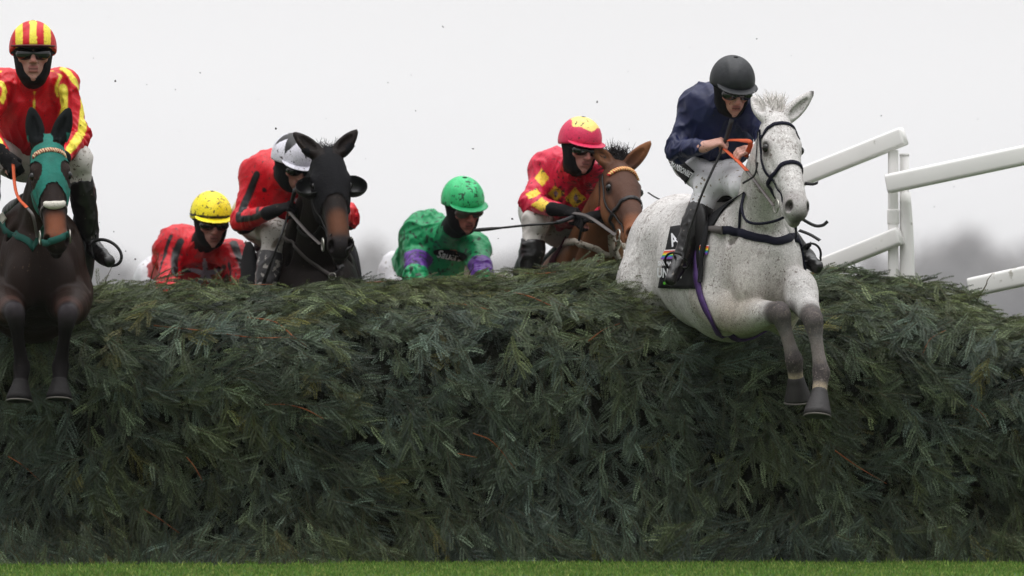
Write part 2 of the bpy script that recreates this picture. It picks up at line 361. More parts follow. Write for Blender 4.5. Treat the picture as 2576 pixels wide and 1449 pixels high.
# ------------------------------------------------------------------ horses
class Horse: pass
m_shoe = M('worn_shoe_steel', srgb(88, 84, 80), .5, .4, metal=.4, var=.3)
def paint(v, base, blobs):
    c = np.tile(np.asarray(base, float), (len(v), 1))
    for a, b, r, soft, col, st in blobs:
        a = np.asarray(a, float); b = np.asarray(b, float); ba = b-a; L = max(ba@ba, 1e-9)
        t = np.clip((v-a)@ba/L, 0, 1); d = np.linalg.norm(v-a-t[:, None]*ba, axis=1)
        w_ = (1-sstep(r-soft, r+soft, d))*st; c = c*(1-w_[:, None])+np.asarray(col)*w_[:, None]
    return c
def horse(label, H, coat, blobs, h=.008, group='racehorses clearing the fence', mouth=srgb(60, 55, 55)):
    """H: B0 breast centre, F heading, pl poll, mz muzzle tip, nf facing, ears tips, fl fore legs, optional hd hind drop"""
    o = Horse(); S = SDF(); F = nrm(H['F']); U = nrm(H.get('U', A(0, 0, 1))); U = nrm(U-F*(U@F)); Sd = np.cross(F, U); B0 = H['B0']
    k = H.get('k', 1.0)
    B = lambda s, z, r=0.0: B0-F*s*k+U*z*k+Sd*r*k
    o.B, o.F, o.U, o.Sd = B, F, U, Sd
    st = [(0.02, -.01, .185, .235), (.20, .01, .225, .31), (.48, 0, .265, .345), (.80, .02, .27, .315), (1.03, .06, .25, .275), (1.24, .07, .265, .28), (1.40, .04, .21, .23)]
    for (s0, z0, w0, h0), (s1, z1, w1, h1) in zip(st, st[1:]):
        S.cone(B(s0, z0), B(s1, z1), h0*k, h1*k, .07, (Sd, .5*(w0/h0+w1/h1)))
    # withers, shoulders, pectorals, hips
    S.chain([B(.22, .27), B(.42, .315), B(.62, .29)], [.05, .055, .06], .08)
    pl, mz = H['pl'], H['mz']; hx = nrm(mz-pl); n = H['nf']; n = nrm(n-hx*(n@hx)); r = np.cross(hx, n)
    L = H.get('L', np.linalg.norm(mz-pl)); q = L/.60
    HD = lambda x, y, z=0.0: pl+(hx*x+n*y+r*z)*q
    o.HD, o.hx, o.n, o.r, o.q = HD, hx, n, r, q
    for sg in (-1, 1):
        S.ell(B(.16, -.03, .145*sg), (.19*k, .10*k, .27*k), [F, Sd, nrm(U+F*.35)], .05)
        S.ell(B(-.10, -.10, .088*sg), (.10*k, .095*k, .15*k), [F, Sd, U], .035)
        S.ell(B(1.25, -.05, .15*sg), (.24*k, .12*k, .30*k), [F, Sd, U], .08)
    # neck
    nb = H.get('nb', B(.16, .10)); nm = H.get('nm', (nb*.45+HD(.04, -.11)*.55)+U*.0-F*.02)
    nw = H.get('nw', 1.0)
    S.chain([nb, nm, HD(.05, -.125)], [.235*k, .155*k, .098*q], .10, (Sd*.6+r*.4, .62*nw), 4)
    S.chain([B(.30, .24), nm-nrm(np.cross(nm-nb, Sd))*0, HD(.0, -.07)], [.09*k, .10*k, .06*q], .05, (Sd*.6+r*.4, .7), 4)
    # head
    ax = [hx, n, r]
    S.ell(HD(.09, -.085), (.13*q, .095*q, .082*q), ax, .04)
    for sg in (-1, 1):
        S.ell(HD(.20, -.145, .042*sg), (.135*q, .105*q, .046*q), ax, .03)
        S.ell(HD(.165, -.050, .070*sg), (.060*q, .032*q, .030*q), ax, .022)
        S.cone(HD(.20, -.09, .07*sg), HD(.40, -.10, .038*sg), .022*q, .014*q, .025)
    S.chain([HD(.06, -.055), HD(.17, -.05), HD(.32, -.052), HD(.46, -.062), HD(.55, -.075)], [.066*q, .070*q, .057*q, .050*q, .048*q], .03)
    S.cone(HD(.18, -.055, .03), HD(.30, -.055, .012), .05*q, .035*q, .03); S.cone(HD(.18, -.055, -.03), HD(.30, -.055, -.012), .05*q, .035*q, .03)
    S.ell(HD(.545, -.085), (.068*q, .060*q, .058*q), ax, .025)
    for sg in (-1, 1): S.ell(HD(.548, -.062, .034*sg), (.036*q, .036*q, .026*q), ax, .015)
    S.chain([HD(.24, -.19), HD(.40, -.165), HD(.54, -.15)], [.042*q, .034*q, .03*q], .03)
    S.ell(HD(.575, -.135), (.036*q, .030*q, .032*q), ax, .015)
    for sg in (-1, 1):
        S.ell(HD(.562, -.052, .046*sg), (.021*q, .030*q, .015*q), [nrm(hx+n*.5), nrm(n-hx*.5), r], .008, -1)
        S.ell(HD(.19, -.045, .100*sg), (.028*q, .020*q, .016*q), ax, .012, -1)
        S.cone(HD(.49, -.135, .062*sg), HD(.61, -.118, .03*sg), .006*q, .005*q, .008, None, -1)
    # ears
    for sg, tip, op in zip((-1, 1), H['ears'], H.get('eop', (None, None))):
        eb = HD(-.01, -.035, .052*sg); tip = np.asarray(tip, float); d = nrm(tip-eb); l = np.linalg.norm(tip-eb)
        op = nrm(n*.8+r*sg*.6) if op is None else nrm(op); op = nrm(op-d*(op@d)); sd = np.cross(d, op)
        S.chain([eb-d*.02, eb+d*l*.25, eb+d*l*.6+sd*0, tip], [.028*q, .036*q, .030*q, .006*q], .015, (op, .62), 4)
        S.chain([eb+d*l*.12+op*.026*q, eb+d*l*.35+op*.024*q, eb+d*l*.68+op*.018*q], [.014*q, .020*q, .010*q], .008, (op, .9), 3)
        for p in S.pr[-6:]: p['op'] = -1; p['k'] = .008
    # fore legs: elbow, knee, fetlock, hoof toe
    o.hoofs = []
    def lower(kn, fe, to, sc_=1.0, mk_=True):
        sc_ *= k; d = nrm(fe-kn)
        S.ell(kn, (.044*sc_, .044*sc_, .052*sc_), None, .025)
        bk = -F-U*.3; bk = nrm(bk-d*(bk@d))
        S.chain([kn+d*.03, kn*.72+fe*.28, kn*.3+fe*.7, fe], [.041*sc_, .029*sc_, .027*sc_, .034*sc_], .02, None, 3)
        S.chain([kn+bk*.03*sc_, kn*.6+fe*.4+bk*.026*sc_, fe+bk*.018*sc_], [.024*sc_, .016*sc_, .026*sc_], .010, None, 3)
        S.ell(kn+bk*.030*sc_-d*.005, (.028*sc_, .026*sc_, .034*sc_), None, .015); S.ell(kn-bk*.018*sc_+d*.012, (.036*sc_, .030*sc_, .034*sc_), None, .015)
        S.ell(fe, (.040*sc_, .042*sc_, .042*sc_), None, .015); S.ell(fe+bk*.026*sc_+d*.008, (.024*sc_, .024*sc_, .026*sc_), None, .012)
        p_ = fe+(to-fe)*.48; S.chain([fe, p_, p_+(to-fe)*.2], [.036*sc_, .030*sc_, .038*sc_], .02, None, 3)
        o.hoofs.append((p_, to, sc_))
    for i, (el, kn, fe, to) in enumerate(H['fl']):
        sg = 1 if i == 0 else -1
        S.chain([B(.22, -.12, .15*sg), el, el*.45+kn*.55, kn], [.15*k, .098*k, .062*k, .042*k], .045, None, 3)
        lower(kn, fe, to)
    # hind legs stretched out behind and below
    hd = H.get('hd', .75)
    for sg in (-1, 1):
        hip = B(1.20, -.10, .17*sg); stf = B(1.20-H.get('hf', 0), -.32, .18*sg); hock = B(1.62-H.get('hf', 0), -.34-hd*.25, .14*sg); fe = B(1.86-H.get('hf', 0), -.52-hd*.35, .12*sg); to = B(2.0-H.get('hf', 0), -.60-hd*.42, .12*sg)
        S.chain([hip, stf], [.19*k, .12*k], .08, None, 1); S.chain([stf, stf*.4+hock*.6, hock], [.115*k, .075*k, .05*k], .05, None, 2)
        lower(hock, fe, to)
    # grooves and hollows that show the muscles
    S.cone(B(-.22, .06), B(-.20, -.24), .022, .028, .06, None, -1)
    for sg in (-1, 1):
        S.cone(B(.40, .20, .285*sg), B(.36, -.16, .335*sg), .022, .026, .06, None, -1); S.ell(B(.97, .03, .315*sg), (.11, .055, .16), [F, Sd, U], .08, -1)
        S.ell(B(1.08, .16, .17*sg), .055, None, .05); S.cone(B(.06, .16, .20*sg), B(.02, -.10, .27*sg), .018, .022, .05, None, -1)
        S.cone(B(.02, .10, .155*sg)*.9+nm*.1, nm*.55+HD(.06, -.16, .02*sg)*.45+r*.10*sg, .016, .012, .045, None, -1)
    v, f = S.mesh(h); o.S = S = Surf(v, f); o.vf = (v, f); o.pl = pl
    zmin = [p for p in blobs(o)] if callable(blobs) else blobs
    nost = [(HD(.562, -.052, .044*s_), HD(.562, -.050, .050*s_), .023*q, .007, srgb(20, 15, 15), .95) for s_ in (-1, 1)]
    eyes = [(HD(.185, -.05, .09*s_), HD(.20, -.055, .095*s_), .030*q, .012, srgb(26, 22, 22), .9) for s_ in (-1, 1)]
    cols = paint(v, coat[1], zmin+nost+eyes)
    o.root = thing('racehorse', B(.5, -.35), label, 'horse', group)
    o.body = mk('horse_body', (v, f), coat[0], o.root, cols)
    for p_, to, sc_ in o.hoofs:
        T = SDF(); d = nrm(to-p_); T.cone(p_+d*.005, to-d*.012, .043*sc_, .068*sc_, .01); T.plane(to, -nrm(d*.8+A(0, 0, -.6)))
        hf = mk('hoof', T.mesh(.007), H.get('hoof', m_hoof), o.root)
        a_ = nrm(d*.8+A(0, 0, -.6)); b_ = nrm(np.cross(a_, A(1, 0, 0))); c_ = np.cross(a_, b_); t_ = to-d*.012; t_ = t_-a_*((t_-to)@a_)+a_*.003
        mk('horseshoe', tube([t_+(b_*math.cos(g_)+c_*math.sin(g_))*.0655*sc_ for g_ in np.linspace(-2.6, 2.6, 20)], .0045, 6, 1), m_shoe, hf)
    for sg in (-1, 1):
        e = SDF(); e.ell(HD(.187, -.052, .084*sg), .022*q); mk('eye', e.mesh(.004), m_eye, o.root)
    return o
def bridle(o, leather, brow=None, nose=True, rings=True, nx=.355, jx=.03, bits=(-1, 1)):
    HD, S, q = o.HD, o.S, o.q; rt = o.root
    br = thing('bridle', wloc(rt), None, None); br.parent = rt; br.location = (0, 0, 0)
    def ring(x0, y0, tilt, w_, t0=0, t1=360, n=24):
        pts = [HD(x0+tilt*math.cos(R(a)), y0+.16*math.cos(R(a)), .16*math.sin(R(a))) for a in np.linspace(t0, t1, n+1)]
        pts = S.proj(np.array(pts), .004, 8); c = crom(pts, 2); c = S.proj(c, .005, 3); return ribbon(c, S.grad(c), w_, .005)
    if brow is None: mk('browband', ring(.088, -.07, -.01, .020, -92, 92), leather, br)
    if nose: mk('noseband', ring(nx, -.11, -.02, .022), leather, br)
    for sg in bits:
        c = S.proj(np.array([HD(.045, -.07, .1*sg), HD(.14, -.10, .11*sg), HD(.26, -.125, .1*sg), HD(.38, -.125, .08*sg), HD(.475, -.125, .07*sg)]), .005, 8); c = crom(c, 4); c = S.proj(c, .006, 3)
        mk('cheekpiece', ribbon(c, S.grad(c), .014, .005), leather, br)
        c = S.proj(np.array([HD(.03, -.10, .1*sg), HD(.13, -.19, .1*sg), HD(.17, -.25, .06*sg), HD(.18, -.27, .0)]), .005, 8); c = crom(c, 4); c = S.proj(c, .006, 3)
        mk('throat_strap', ribbon(c, S.grad(c), .011, .004), leather, br)
        if rings:
            c0 = HD(.492, -.13, .072*sg); a = [c0+(o.hx*math.cos(t)+o.n*math.sin(t))*.032*q for t in np.linspace(0, 2*math.pi, 17)]
            mk('bit_ring', tube(a, .0045, 6, 1), m_metal, br)
    return br
def mesh_strap(o, name, pts, w_, mat, off=.006, th=.006, parent=None, **k_):
    return mk(name, strap(o.S, pts, w_, off, th, **k_), mat, parent or o.root)
# ------------------------------------------------------------------ jockeys
def bonec(v, a, b, ref):
    a = np.asarray(a, float); b = np.asarray(b, float); d = nrm(b-a); L = np.linalg.norm(b-a); ref = nrm(ref-d*(ref@d)); c = np.cross(d, ref)
    q = v-a; t = q@d/L; ang = np.degrees(np.arctan2(q@c, q@ref)); return t, ang, np.linalg.norm(q-np.outer(q@d, d), axis=1)
class Man: pass
def hand(S, w_, d, curl, sd, s=1.0, bend=(55, 75, 50), r=.0092, spread=.0, thumb=True):
    """w_ wrist, d towards the knuckles, curl the way the fingers close, sd side of the index finger"""
    d = nrm(d); curl = nrm(curl-d*(curl@d)); sd = nrm(np.cross(d, curl))*(1 if np.cross(d, curl)@sd > 0 else -1)
    S.ell(w_+d*.050*s, (.050*s, .017*s, .038*s), [d, curl, sd], .02)
    S.cone(w_-d*.01, w_+d*.03*s, .026*s, .022*s, .02, (curl, .75))
    for i, (off, ln) in enumerate(((.030, .92), (.010, 1.0), (-.010, .95), (-.029, .78))):
        p = w_+(d*.086+sd*off-curl*(.002 if i in (1, 2) else -.002))*s; u = d; a = 0
        for L_, bd in zip((.040, .027, .022), bend):
            a += R(bd); dd = nrm(d*math.cos(a)+curl*math.sin(a)+sd*spread*off*8); e = p+dd*L_*ln*s
            S.cone(p, e, r*s*(1.08 if bd == bend[0] else 1), r*s*.92, .006); p = e
    if thumb:
        t0 = w_+(d*.025+sd*.030+curl*.008)*s; t1 = w_+(d*.058+sd*.048+curl*.028)*s; t2 = w_+(d*.085+sd*.032+curl*.048)*s
        S.cone(t0, t1, .015*s, .012*s, .012); S.cone(t1, t2, .0115*s, .009*s, .005)
    return w_+(d*.088+curl*.030)*s
def jockey(label, J, shirt, cap, legs=True, fade=None, group='jockeys in racing silks'):
    m = Man(); O = J['O']; y, p, ro = [R(a) for a in J['look']]
    f = A(math.sin(y)*math.cos(p), -math.cos(y)*math.cos(p), -math.sin(p)); s0 = nrm(np.cross(f, A(0, 0, 1))); u0 = np.cross(s0, f)
    s = s0*math.cos(ro)+u0*math.sin(ro); u = np.cross(s, f)      # s points to the wearer's right (image left)
    q = J.get('hs', 1.0); Hd = lambda a, b, c: O+(s*a+f*b+u*c)*q; ax = [s, f, u]
    m.Hd, m.f, m.s, m.u = Hd, f, s, u
    pel, nb = J['pel'], J['nb']; sh, el, wr = J['sh'], J['el'], J['wr']; kn, an, to = J['kn'], J['an'], J['to']   # index 0 = right limb
    side = nrm(sh[0]-sh[1]); sp = nrm(nb-pel); side = nrm(side-sp*(side@sp)*.5); fr = nrm(np.cross(sp, side)); m.side, m.sp, m.fr = side, sp, fr
    if fr@f < 0: fr = -fr; m.fr = fr
    hip = [pel+side*.09, pel-side*.09]
    root = thing('person', pel*1.0, label, 'jockey', group); m.root = root
    # --- body: one continuous surface
    B = SDF()
    B.ell(Hd(0, -.01, .04), (.075*q, .095*q, .085*q), ax, .03); B.ell(Hd(0, .025, -.030), (.061*q, .068*q, .082*q), ax, .03)
    B.ell(Hd(0, .035, -.078), (.048*q, .052*q, .042*q), ax, .025); B.ell(Hd(0, .070, -.106), (.021*q, .017*q, .016*q), ax, .018)
    B.cone(Hd(-.034, .080, .020), Hd(.034, .080, .020), .013*q, None, .015)
    for g in (-1, 1):
        B.ell(Hd(.043*g, .064, -.022), (.022*q, .020*q, .018*q), ax, .02)
        B.ell(Hd(.032*g, .102, .0), (.015*q, .016*q, .009*q), ax, .008, -1); B.ell(Hd(.031*g, .083, .0), .0125*q, None, .003)
        B.ell(Hd(.012*g, .103, -.038), (.009*q, .010*q, .008*q), ax, .006)
        B.ell(Hd(.070*g, -.012, -.005), (.008*q, .018*q, .030*q), ax, .006)
    B.cone(Hd(0, .090, .006), Hd(0, .112, -.033), .0085*q, .0125*q, .009)
    B.cone(Hd(-.016, .092, -.062), Hd(.016, .092, -.062), .0075*q, None, .006); B.cone(Hd(-.014, .090, -.076), Hd(.014, .090, -.076), .0085*q, None, .006)
    B.cone(Hd(-.024, .103, -.0688), Hd(.024, .103, -.0688), .0030*q, None, .004, None, -1)
    B.cone(Hd(0, -.02, -.05), nb, .052*q, .056, .03)
    ch = pel*.38+nb*.62
    B.cone(pel, ch, .125, .155, .06, (fr, .66)); B.cone(ch, nb-sp*.06, .155, .09, .06, (fr, .66)); B.cone(sh[0]-side*.03, sh[1]+side*.03, .055, None, .04)
    B.ell(pel, (.13, .10, .10), [side, fr, sp], .05)
    m.grip = []
    hm = J.get('hand', [None, None]); gl = []; glove = SDF() if J.get('gloves') else None
    for i in (0, 1):
        B.cone(sh[i], el[i], .050, .040, .04); B.cone(el[i], wr[i], .040, .027, .02); B.cone(hip[i], kn[i], .082, .055, .05); B.cone(kn[i], an[i], .052, .034, .03); kd_ = nrm(an[i]-kn[i]); B.cone(an[i]+kd_*.022, to[i]+kd_*.034, .026, .020, .02)
        if hm[i] is not None:
            d, cu, sd = hm[i][:3]; bd = hm[i][3] if len(hm[i]) > 3 else (60, 75, 45)
            m.grip.append(hand(B, wr[i], d, cu, sd, 1.0 if glove is None else .93, bd, spread=.3))
            if glove is not None: hand(glove, wr[i], d, cu, sd, 1.06, bd, .0108, .2); glove.cone(wr[i]-nrm(d)*.03, wr[i]+nrm(d)*.02, .037, .030, .02); gl.append(glove); glove = SDF()
        else: m.grip.append(wr[i])
    v, fc = B.mesh(.0055)
    sk = np.asarray(J.get('skin', srgb(196, 148, 134)))
    lips = srgb(150, 84, 80)
    cols = paint(v, sk, [(Hd(-.016, .098, -.062), Hd(.016, .098, -.062), .009*q, .004, lips, .8), (Hd(-.013, .096, -.077), Hd(.013, .096, -.077), .009*q, .004, lips, .7),
        (Hd(-.02, .098, -.069), Hd(.02, .098, -.069), .0035*q, .002, srgb(60, 26, 26), .9), (Hd(-.045, .075, -.03), Hd(-.045, .075, -.035), .02, .015, srgb(190, 112, 104), .5), (Hd(.045, .075, -.03), Hd(.045, .075, -.035), .02, .015, srgb(190, 112, 104), .5),
        (Hd(0, .125, -.035), Hd(0, .125, -.035), .018, .01, srgb(196, 116, 104), .5), (Hd(-.045, .07, -.09), Hd(.045, .07, -.09), .03, .02, srgb(160, 116, 104), .35)])
    mk('person_body', (v, fc), m_skin, root, cols)
    for g_ in gl: mk('glove', g_.mesh(.0055), m_glove, root)
    # --- padded harness round the face, goggles, helmet with silk cap
    N = SDF(); N.ell(Hd(0, -.01, .02), (.089*q, .106*q, .095*q), ax, .02); N.ell(Hd(0, .012, -.050), (.078*q, .082*q, .085*q), ax, .03); N.ell(Hd(0, .030, -.095), (.055*q, .060*q, .040*q), ax, .02)
    N.ell(Hd(0, .112, -.032), (.056*q, .085*q, .078*q), ax, .006, -1); N.plane(Hd(0, 0, .06), -u+0*f); nk = nrm(nb-Hd(0, -.02, -.05)); N.cone(Hd(0, -.012, -.06), Hd(0, -.02, -.05)*.35+nb*.65, .066*q, .070, .02)
    mk('padded_harness', N.mesh(.006), m_hood, root)
    gp = thing('goggles', pel, None, None); gp.parent = root; gp.location = (0, 0, 0)
    G = SDF(); 
    for g in (-1, 1): G.ell(Hd(.037*g, .084, -.002), (.040*q, .029*q, .028*q), [nrm(s-f*.25*g), nrm(f+s*.25*g), u], .012)
    G.ell(Hd(0, .062, 0), (.056*q, .048*q, .010*q), ax, .01, 1); G.plane(Hd(0, .04, 0), f)
    mk('lens', G.mesh(.004), J.get('gog', m_goggle), gp)
    for g in (-1, 1): mk('goggle_strap', SDF().cone(Hd(.068*g, .070, .002), Hd(.095*g, -.01, .012), .009*q, .009*q, .01, (s, .4)).mesh(.005), m_hood, gp)
    K = SDF(); K.ell(Hd(0, -.006, .046), (.101*q, .126*q, .106*q), ax, .01); K.ell(Hd(0, -.02, .015), (.099*q, .108*q, .10*q), ax, .03); K.plane(Hd(0, .12, .036), nrm(u-f*.20)); 
    v, fc = K.mesh(.0055)
    hp = thing('helmet', pel, None, None); hp.parent = root; hp.location = (0, 0, 0)
    lo = (v-O)/q; loc = np.stack([lo@s, lo@f, lo@u-.046], 1)
    mk('silk_cap', (v, fc), cap[0], hp, cap[1](loc))
    pt = J.get('peak', -.12); K2 = SDF(); K2.ell(Hd(0, .070, .034+.0*pt), (.100*q, .086*q, .0075*q), [s, nrm(f+u*pt), nrm(u-f*pt)], .005); K2.plane(Hd(0, .045, .02), f)
    kv = K2.mesh(.004); mk('peak', kv, cap[2] if len(cap) > 2 else cap[0], hp, np.tile(cap[1](A(0, .13, -.02)[None])[0] if len(cap) < 4 else cap[3], (len(kv[0]), 1)))
    LN = SDF(); LN.ell(Hd(0, .0, .03), (.093*q, .112*q, .045*q), ax, .01); LN.plane(Hd(0, .0, .014), u); mk('helmet_lining', LN.mesh(.006), m_hood, hp)
    bt = SDF(); bt.ell(Hd(0, -.006, .149), (.014*q, .014*q, .005*q), ax); mk('cap_button', bt.mesh(.003), m_hood, hp)
    # --- silks
    T = SDF(); 
    T.cone(pel+sp*.02, ch, .145, .175, .06, (fr, .72)); T.cone(ch, nb-sp*.07, .175, .11, .07, (fr, .72))
    T.ell(ch+fr*.02, (.17, .13, .19), [side, fr, sp], .05); T.ell(ch-fr*.03+sp*.05, (.155, .12, .17), [side, fr, sp], .06)
    for i in (0, 1):
        T.cone(nb-sp*.02, sh[i], .055, .068, .05); T.ell(sh[i], .074, None, .04)
        T.cone(sh[i], el[i], .069, .056, .035); T.cone(el[i], wr[i]+nrm(el[i]-wr[i])*.02, .056, .037, .02); T.ell(el[i], .058, None, .03)
    T.cone(nb-sp*.03, nb+(Hd(0, -.02, -.06)-nb)*.45, .080, .071, .03)
    T.plane(pel+sp*J.get('hem', .03), sp, .02)
    v, fc = T.mesh(.006); m.T = Surf(v, fc); shc = shirt[1](v, m, J)
    g = m.T.N; v = folds(v, g, J.get('fold', .0105), J.get('seed', 1), 40, sp)
    for i in (0, 1):      # sharper creases round elbow and armpit
        for c0, dd in ((el[i], nrm(wr[i]-sh[i])), (sh[i]*.85+pel*.15, nrm(el[i]-sh[i]))):
            q_ = v-c0; w_ = np.exp(-(np.linalg.norm(q_, axis=1)/.085)**2); v = v+g*(w_*.015*(np.abs(np.sin((q_@dd)*95+3*np.sin(q_@m.side*40)+i))-.6))[:, None]
    m.T = Surf(v, fc)
    mk('silk_shirt', (v, fc), shirt[0], root, shc)
    # --- breeches and boots
    if legs:
        L_ = SDF(); L_.ell(pel, (.158, .128, .125), [side, fr, sp], .05); L_.cone(pel, pel+sp*.12, .132, .125, .05, (fr, .75))
        for i in (0, 1):
            kd = nrm(an[i]-kn[i]); bt_ = kn[i]+kd*.11
            L_.cone(hip[i], kn[i], .100, .068, .05); L_.ell(kn[i], .067, None, .03); L_.cone(kn[i], bt_+kd*.02, .060, .056, .03)
        v, fc = L_.mesh(.008); m.L = Surf(v, fc); v = folds(v, m.L.N, .0065, J.get('seed', 1)+5, 26); m.L = Surf(v, fc)
        mk('breeches', (v, fc), J.get('breech', m_white), root)
        for i in (0, 1):
            kd = nrm(an[i]-kn[i]); b0 = kn[i]+kd*.10; W = SDF(); fd = nrm(to[i]-an[i])
            W.chain([b0, b0*.6+an[i]*.4, an[i]-kd*.03], [.0585, .058, .044], .02, None, 4); W.cone(an[i]-kd*.03, an[i]+kd*.03, .044, .042, .02); W.cone(an[i]+kd*.03, to[i]+kd*.035, .044, .031, .03)
            W.ell(an[i]+kd*.05-fd*.02, (.038, .038, .035), None, .02); W.plane(b0, kd, .004)
            v, fc = W.mesh(.007); v = folds(v, vnormals(v, fc), .0045, 9+i, 40, None); mk('riding_boot', (v, fc), J.get('boot', m_boot), root)
    return m
def whip(label, pts, grip=.22):
    r_ = thing('riding_whip', pts[0], label, 'whip', 'whips held by the jockeys'); p = crom(pts, 8); n = max(3, int(len(p)*grip))
    mk('shaft', tube(p[n-1:], [.0065, .006, .005], 8, 1), m_leather, r_)
    mk('grip', tube(p[:n], [.0125, .011, .010], 10, 1), M('rubber_grip', srgb(40, 40, 43), .6, .4, bump=.5, bs=150), r_)
    e = p[-1]; d = nrm(p[-1]-p[-3]); mk('flap', ribbon([e-d*.12, e-d*.06, e, e+d*.03], np.tile(A(.3, -1, .1), (4, 1)), [.010, .018, .020, .014], .007), m_leather, r_)
    return r_
# ================================================================== the grey horse and its rider
def want(x): return not ONLY or x in ONLY
m_orange = M('orange_rubber_rein', srgb(190, 78, 36), .7, .4, var=.15, bump=.4, bs=180)
m_taupe = M('worn_leather', srgb(82, 76, 74), .5, .4, var=.25, bump=.3, bs=120)
m_purple = M('purple_girth', srgb(64, 38, 92), .6, .3, var=.3, vs=30, bump=.3, bs=120)
m_lettering = M('white_lettering', srgb(222, 222, 226), .6, .3, var=.05)
m_green = M('green_dots', srgb(96, 200, 50), .6, .3, var=.1)
m_cloth = M('black_saddle_cloth', srgb(20, 20, 23), .8, .25, var=.3, bump=.3, bs=120)
def rainbow(name):
    m = bpy.data.materials.new(name); m.use_nodes = True; n = m.node_tree.nodes; l = m.node_tree.links
    a = n.new('ShaderNodeAttribute'); a.attribute_name = 'col'; l.new(a.outputs[0], n['Principled BSDF'].inputs[0]); n['Principled BSDF'].inputs['Roughness'].default_value = .6; return m
m_rain = rainbow('rainbow_tape')
RB = [srgb(*c) for c in ((235, 225, 225), (226, 60, 50), (240, 140, 40), (245, 225, 60), (60, 170, 80), (50, 110, 200), (130, 60, 160))]
def rainquad(fld, a, b, c, d, parent):
    nu, nv = 4, 14; v, f = patch(fld, hitquad(fld, a, b, c, d), nu, nv, .012, .003, 2)
    cols = np.array([RB[min(6, int(j/nv*7))] for i in range(nu+1) for j in range(nv+1)]*2); return mk('rainbow_tape', (v, f), m_rain, parent, cols, smooth=False)
def plainshirt(c, c2=None):
    def f(v, m, J): return np.tile(np.asarray(c, float), (len(v), 1))
    return f
def silk(name, mud=.35, ms=55, rough=.42, mcol=(.03, .02, .02), mud2=None): return M(name, attr=True, rough=rough, spec=.35, var=.10, vs=9, bump=.25, bs=16, crease=.75, mud=mud, ms=ms, mcol=mcol, mud2=mud2, fine=220)
def cappaint(kind, a, b):
    a = np.asarray(a, float); b = np.asarray(b, float)
    def f(l):
        c = np.tile(a, (len(l), 1)); n = l/np.linalg.norm(l, axis=1)[:, None]
        if kind == 'stripes': k = np.floor(np.abs(l[:, 0])/.031+.5).astype(int) % 2 == 1; c[k] = b
        if kind == 'star':
            pol = np.degrees(np.arccos(np.clip(n[:, 2], -1, 1))); az = np.degrees(np.arctan2(n[:, 0], n[:, 1])); t = np.abs(((az+30) % 60)/60*2-1); c[pol < 78-46*t**.8] = b
        if kind == 'top':
            pol = np.degrees(np.arccos(np.clip(n[:, 2]*.96+n[:, 1]*.28, -1, 1))); az = np.degrees(np.arctan2(n[:, 0], n[:, 1])); t = np.abs(((az+30) % 60)/60*2-1); c[pol < 48-10*t] = b
        if kind == 'band': k = np.abs(l[:, 2]+.012-l[:, 1]*.1) < .007; c[k] = b
        return c
    return f
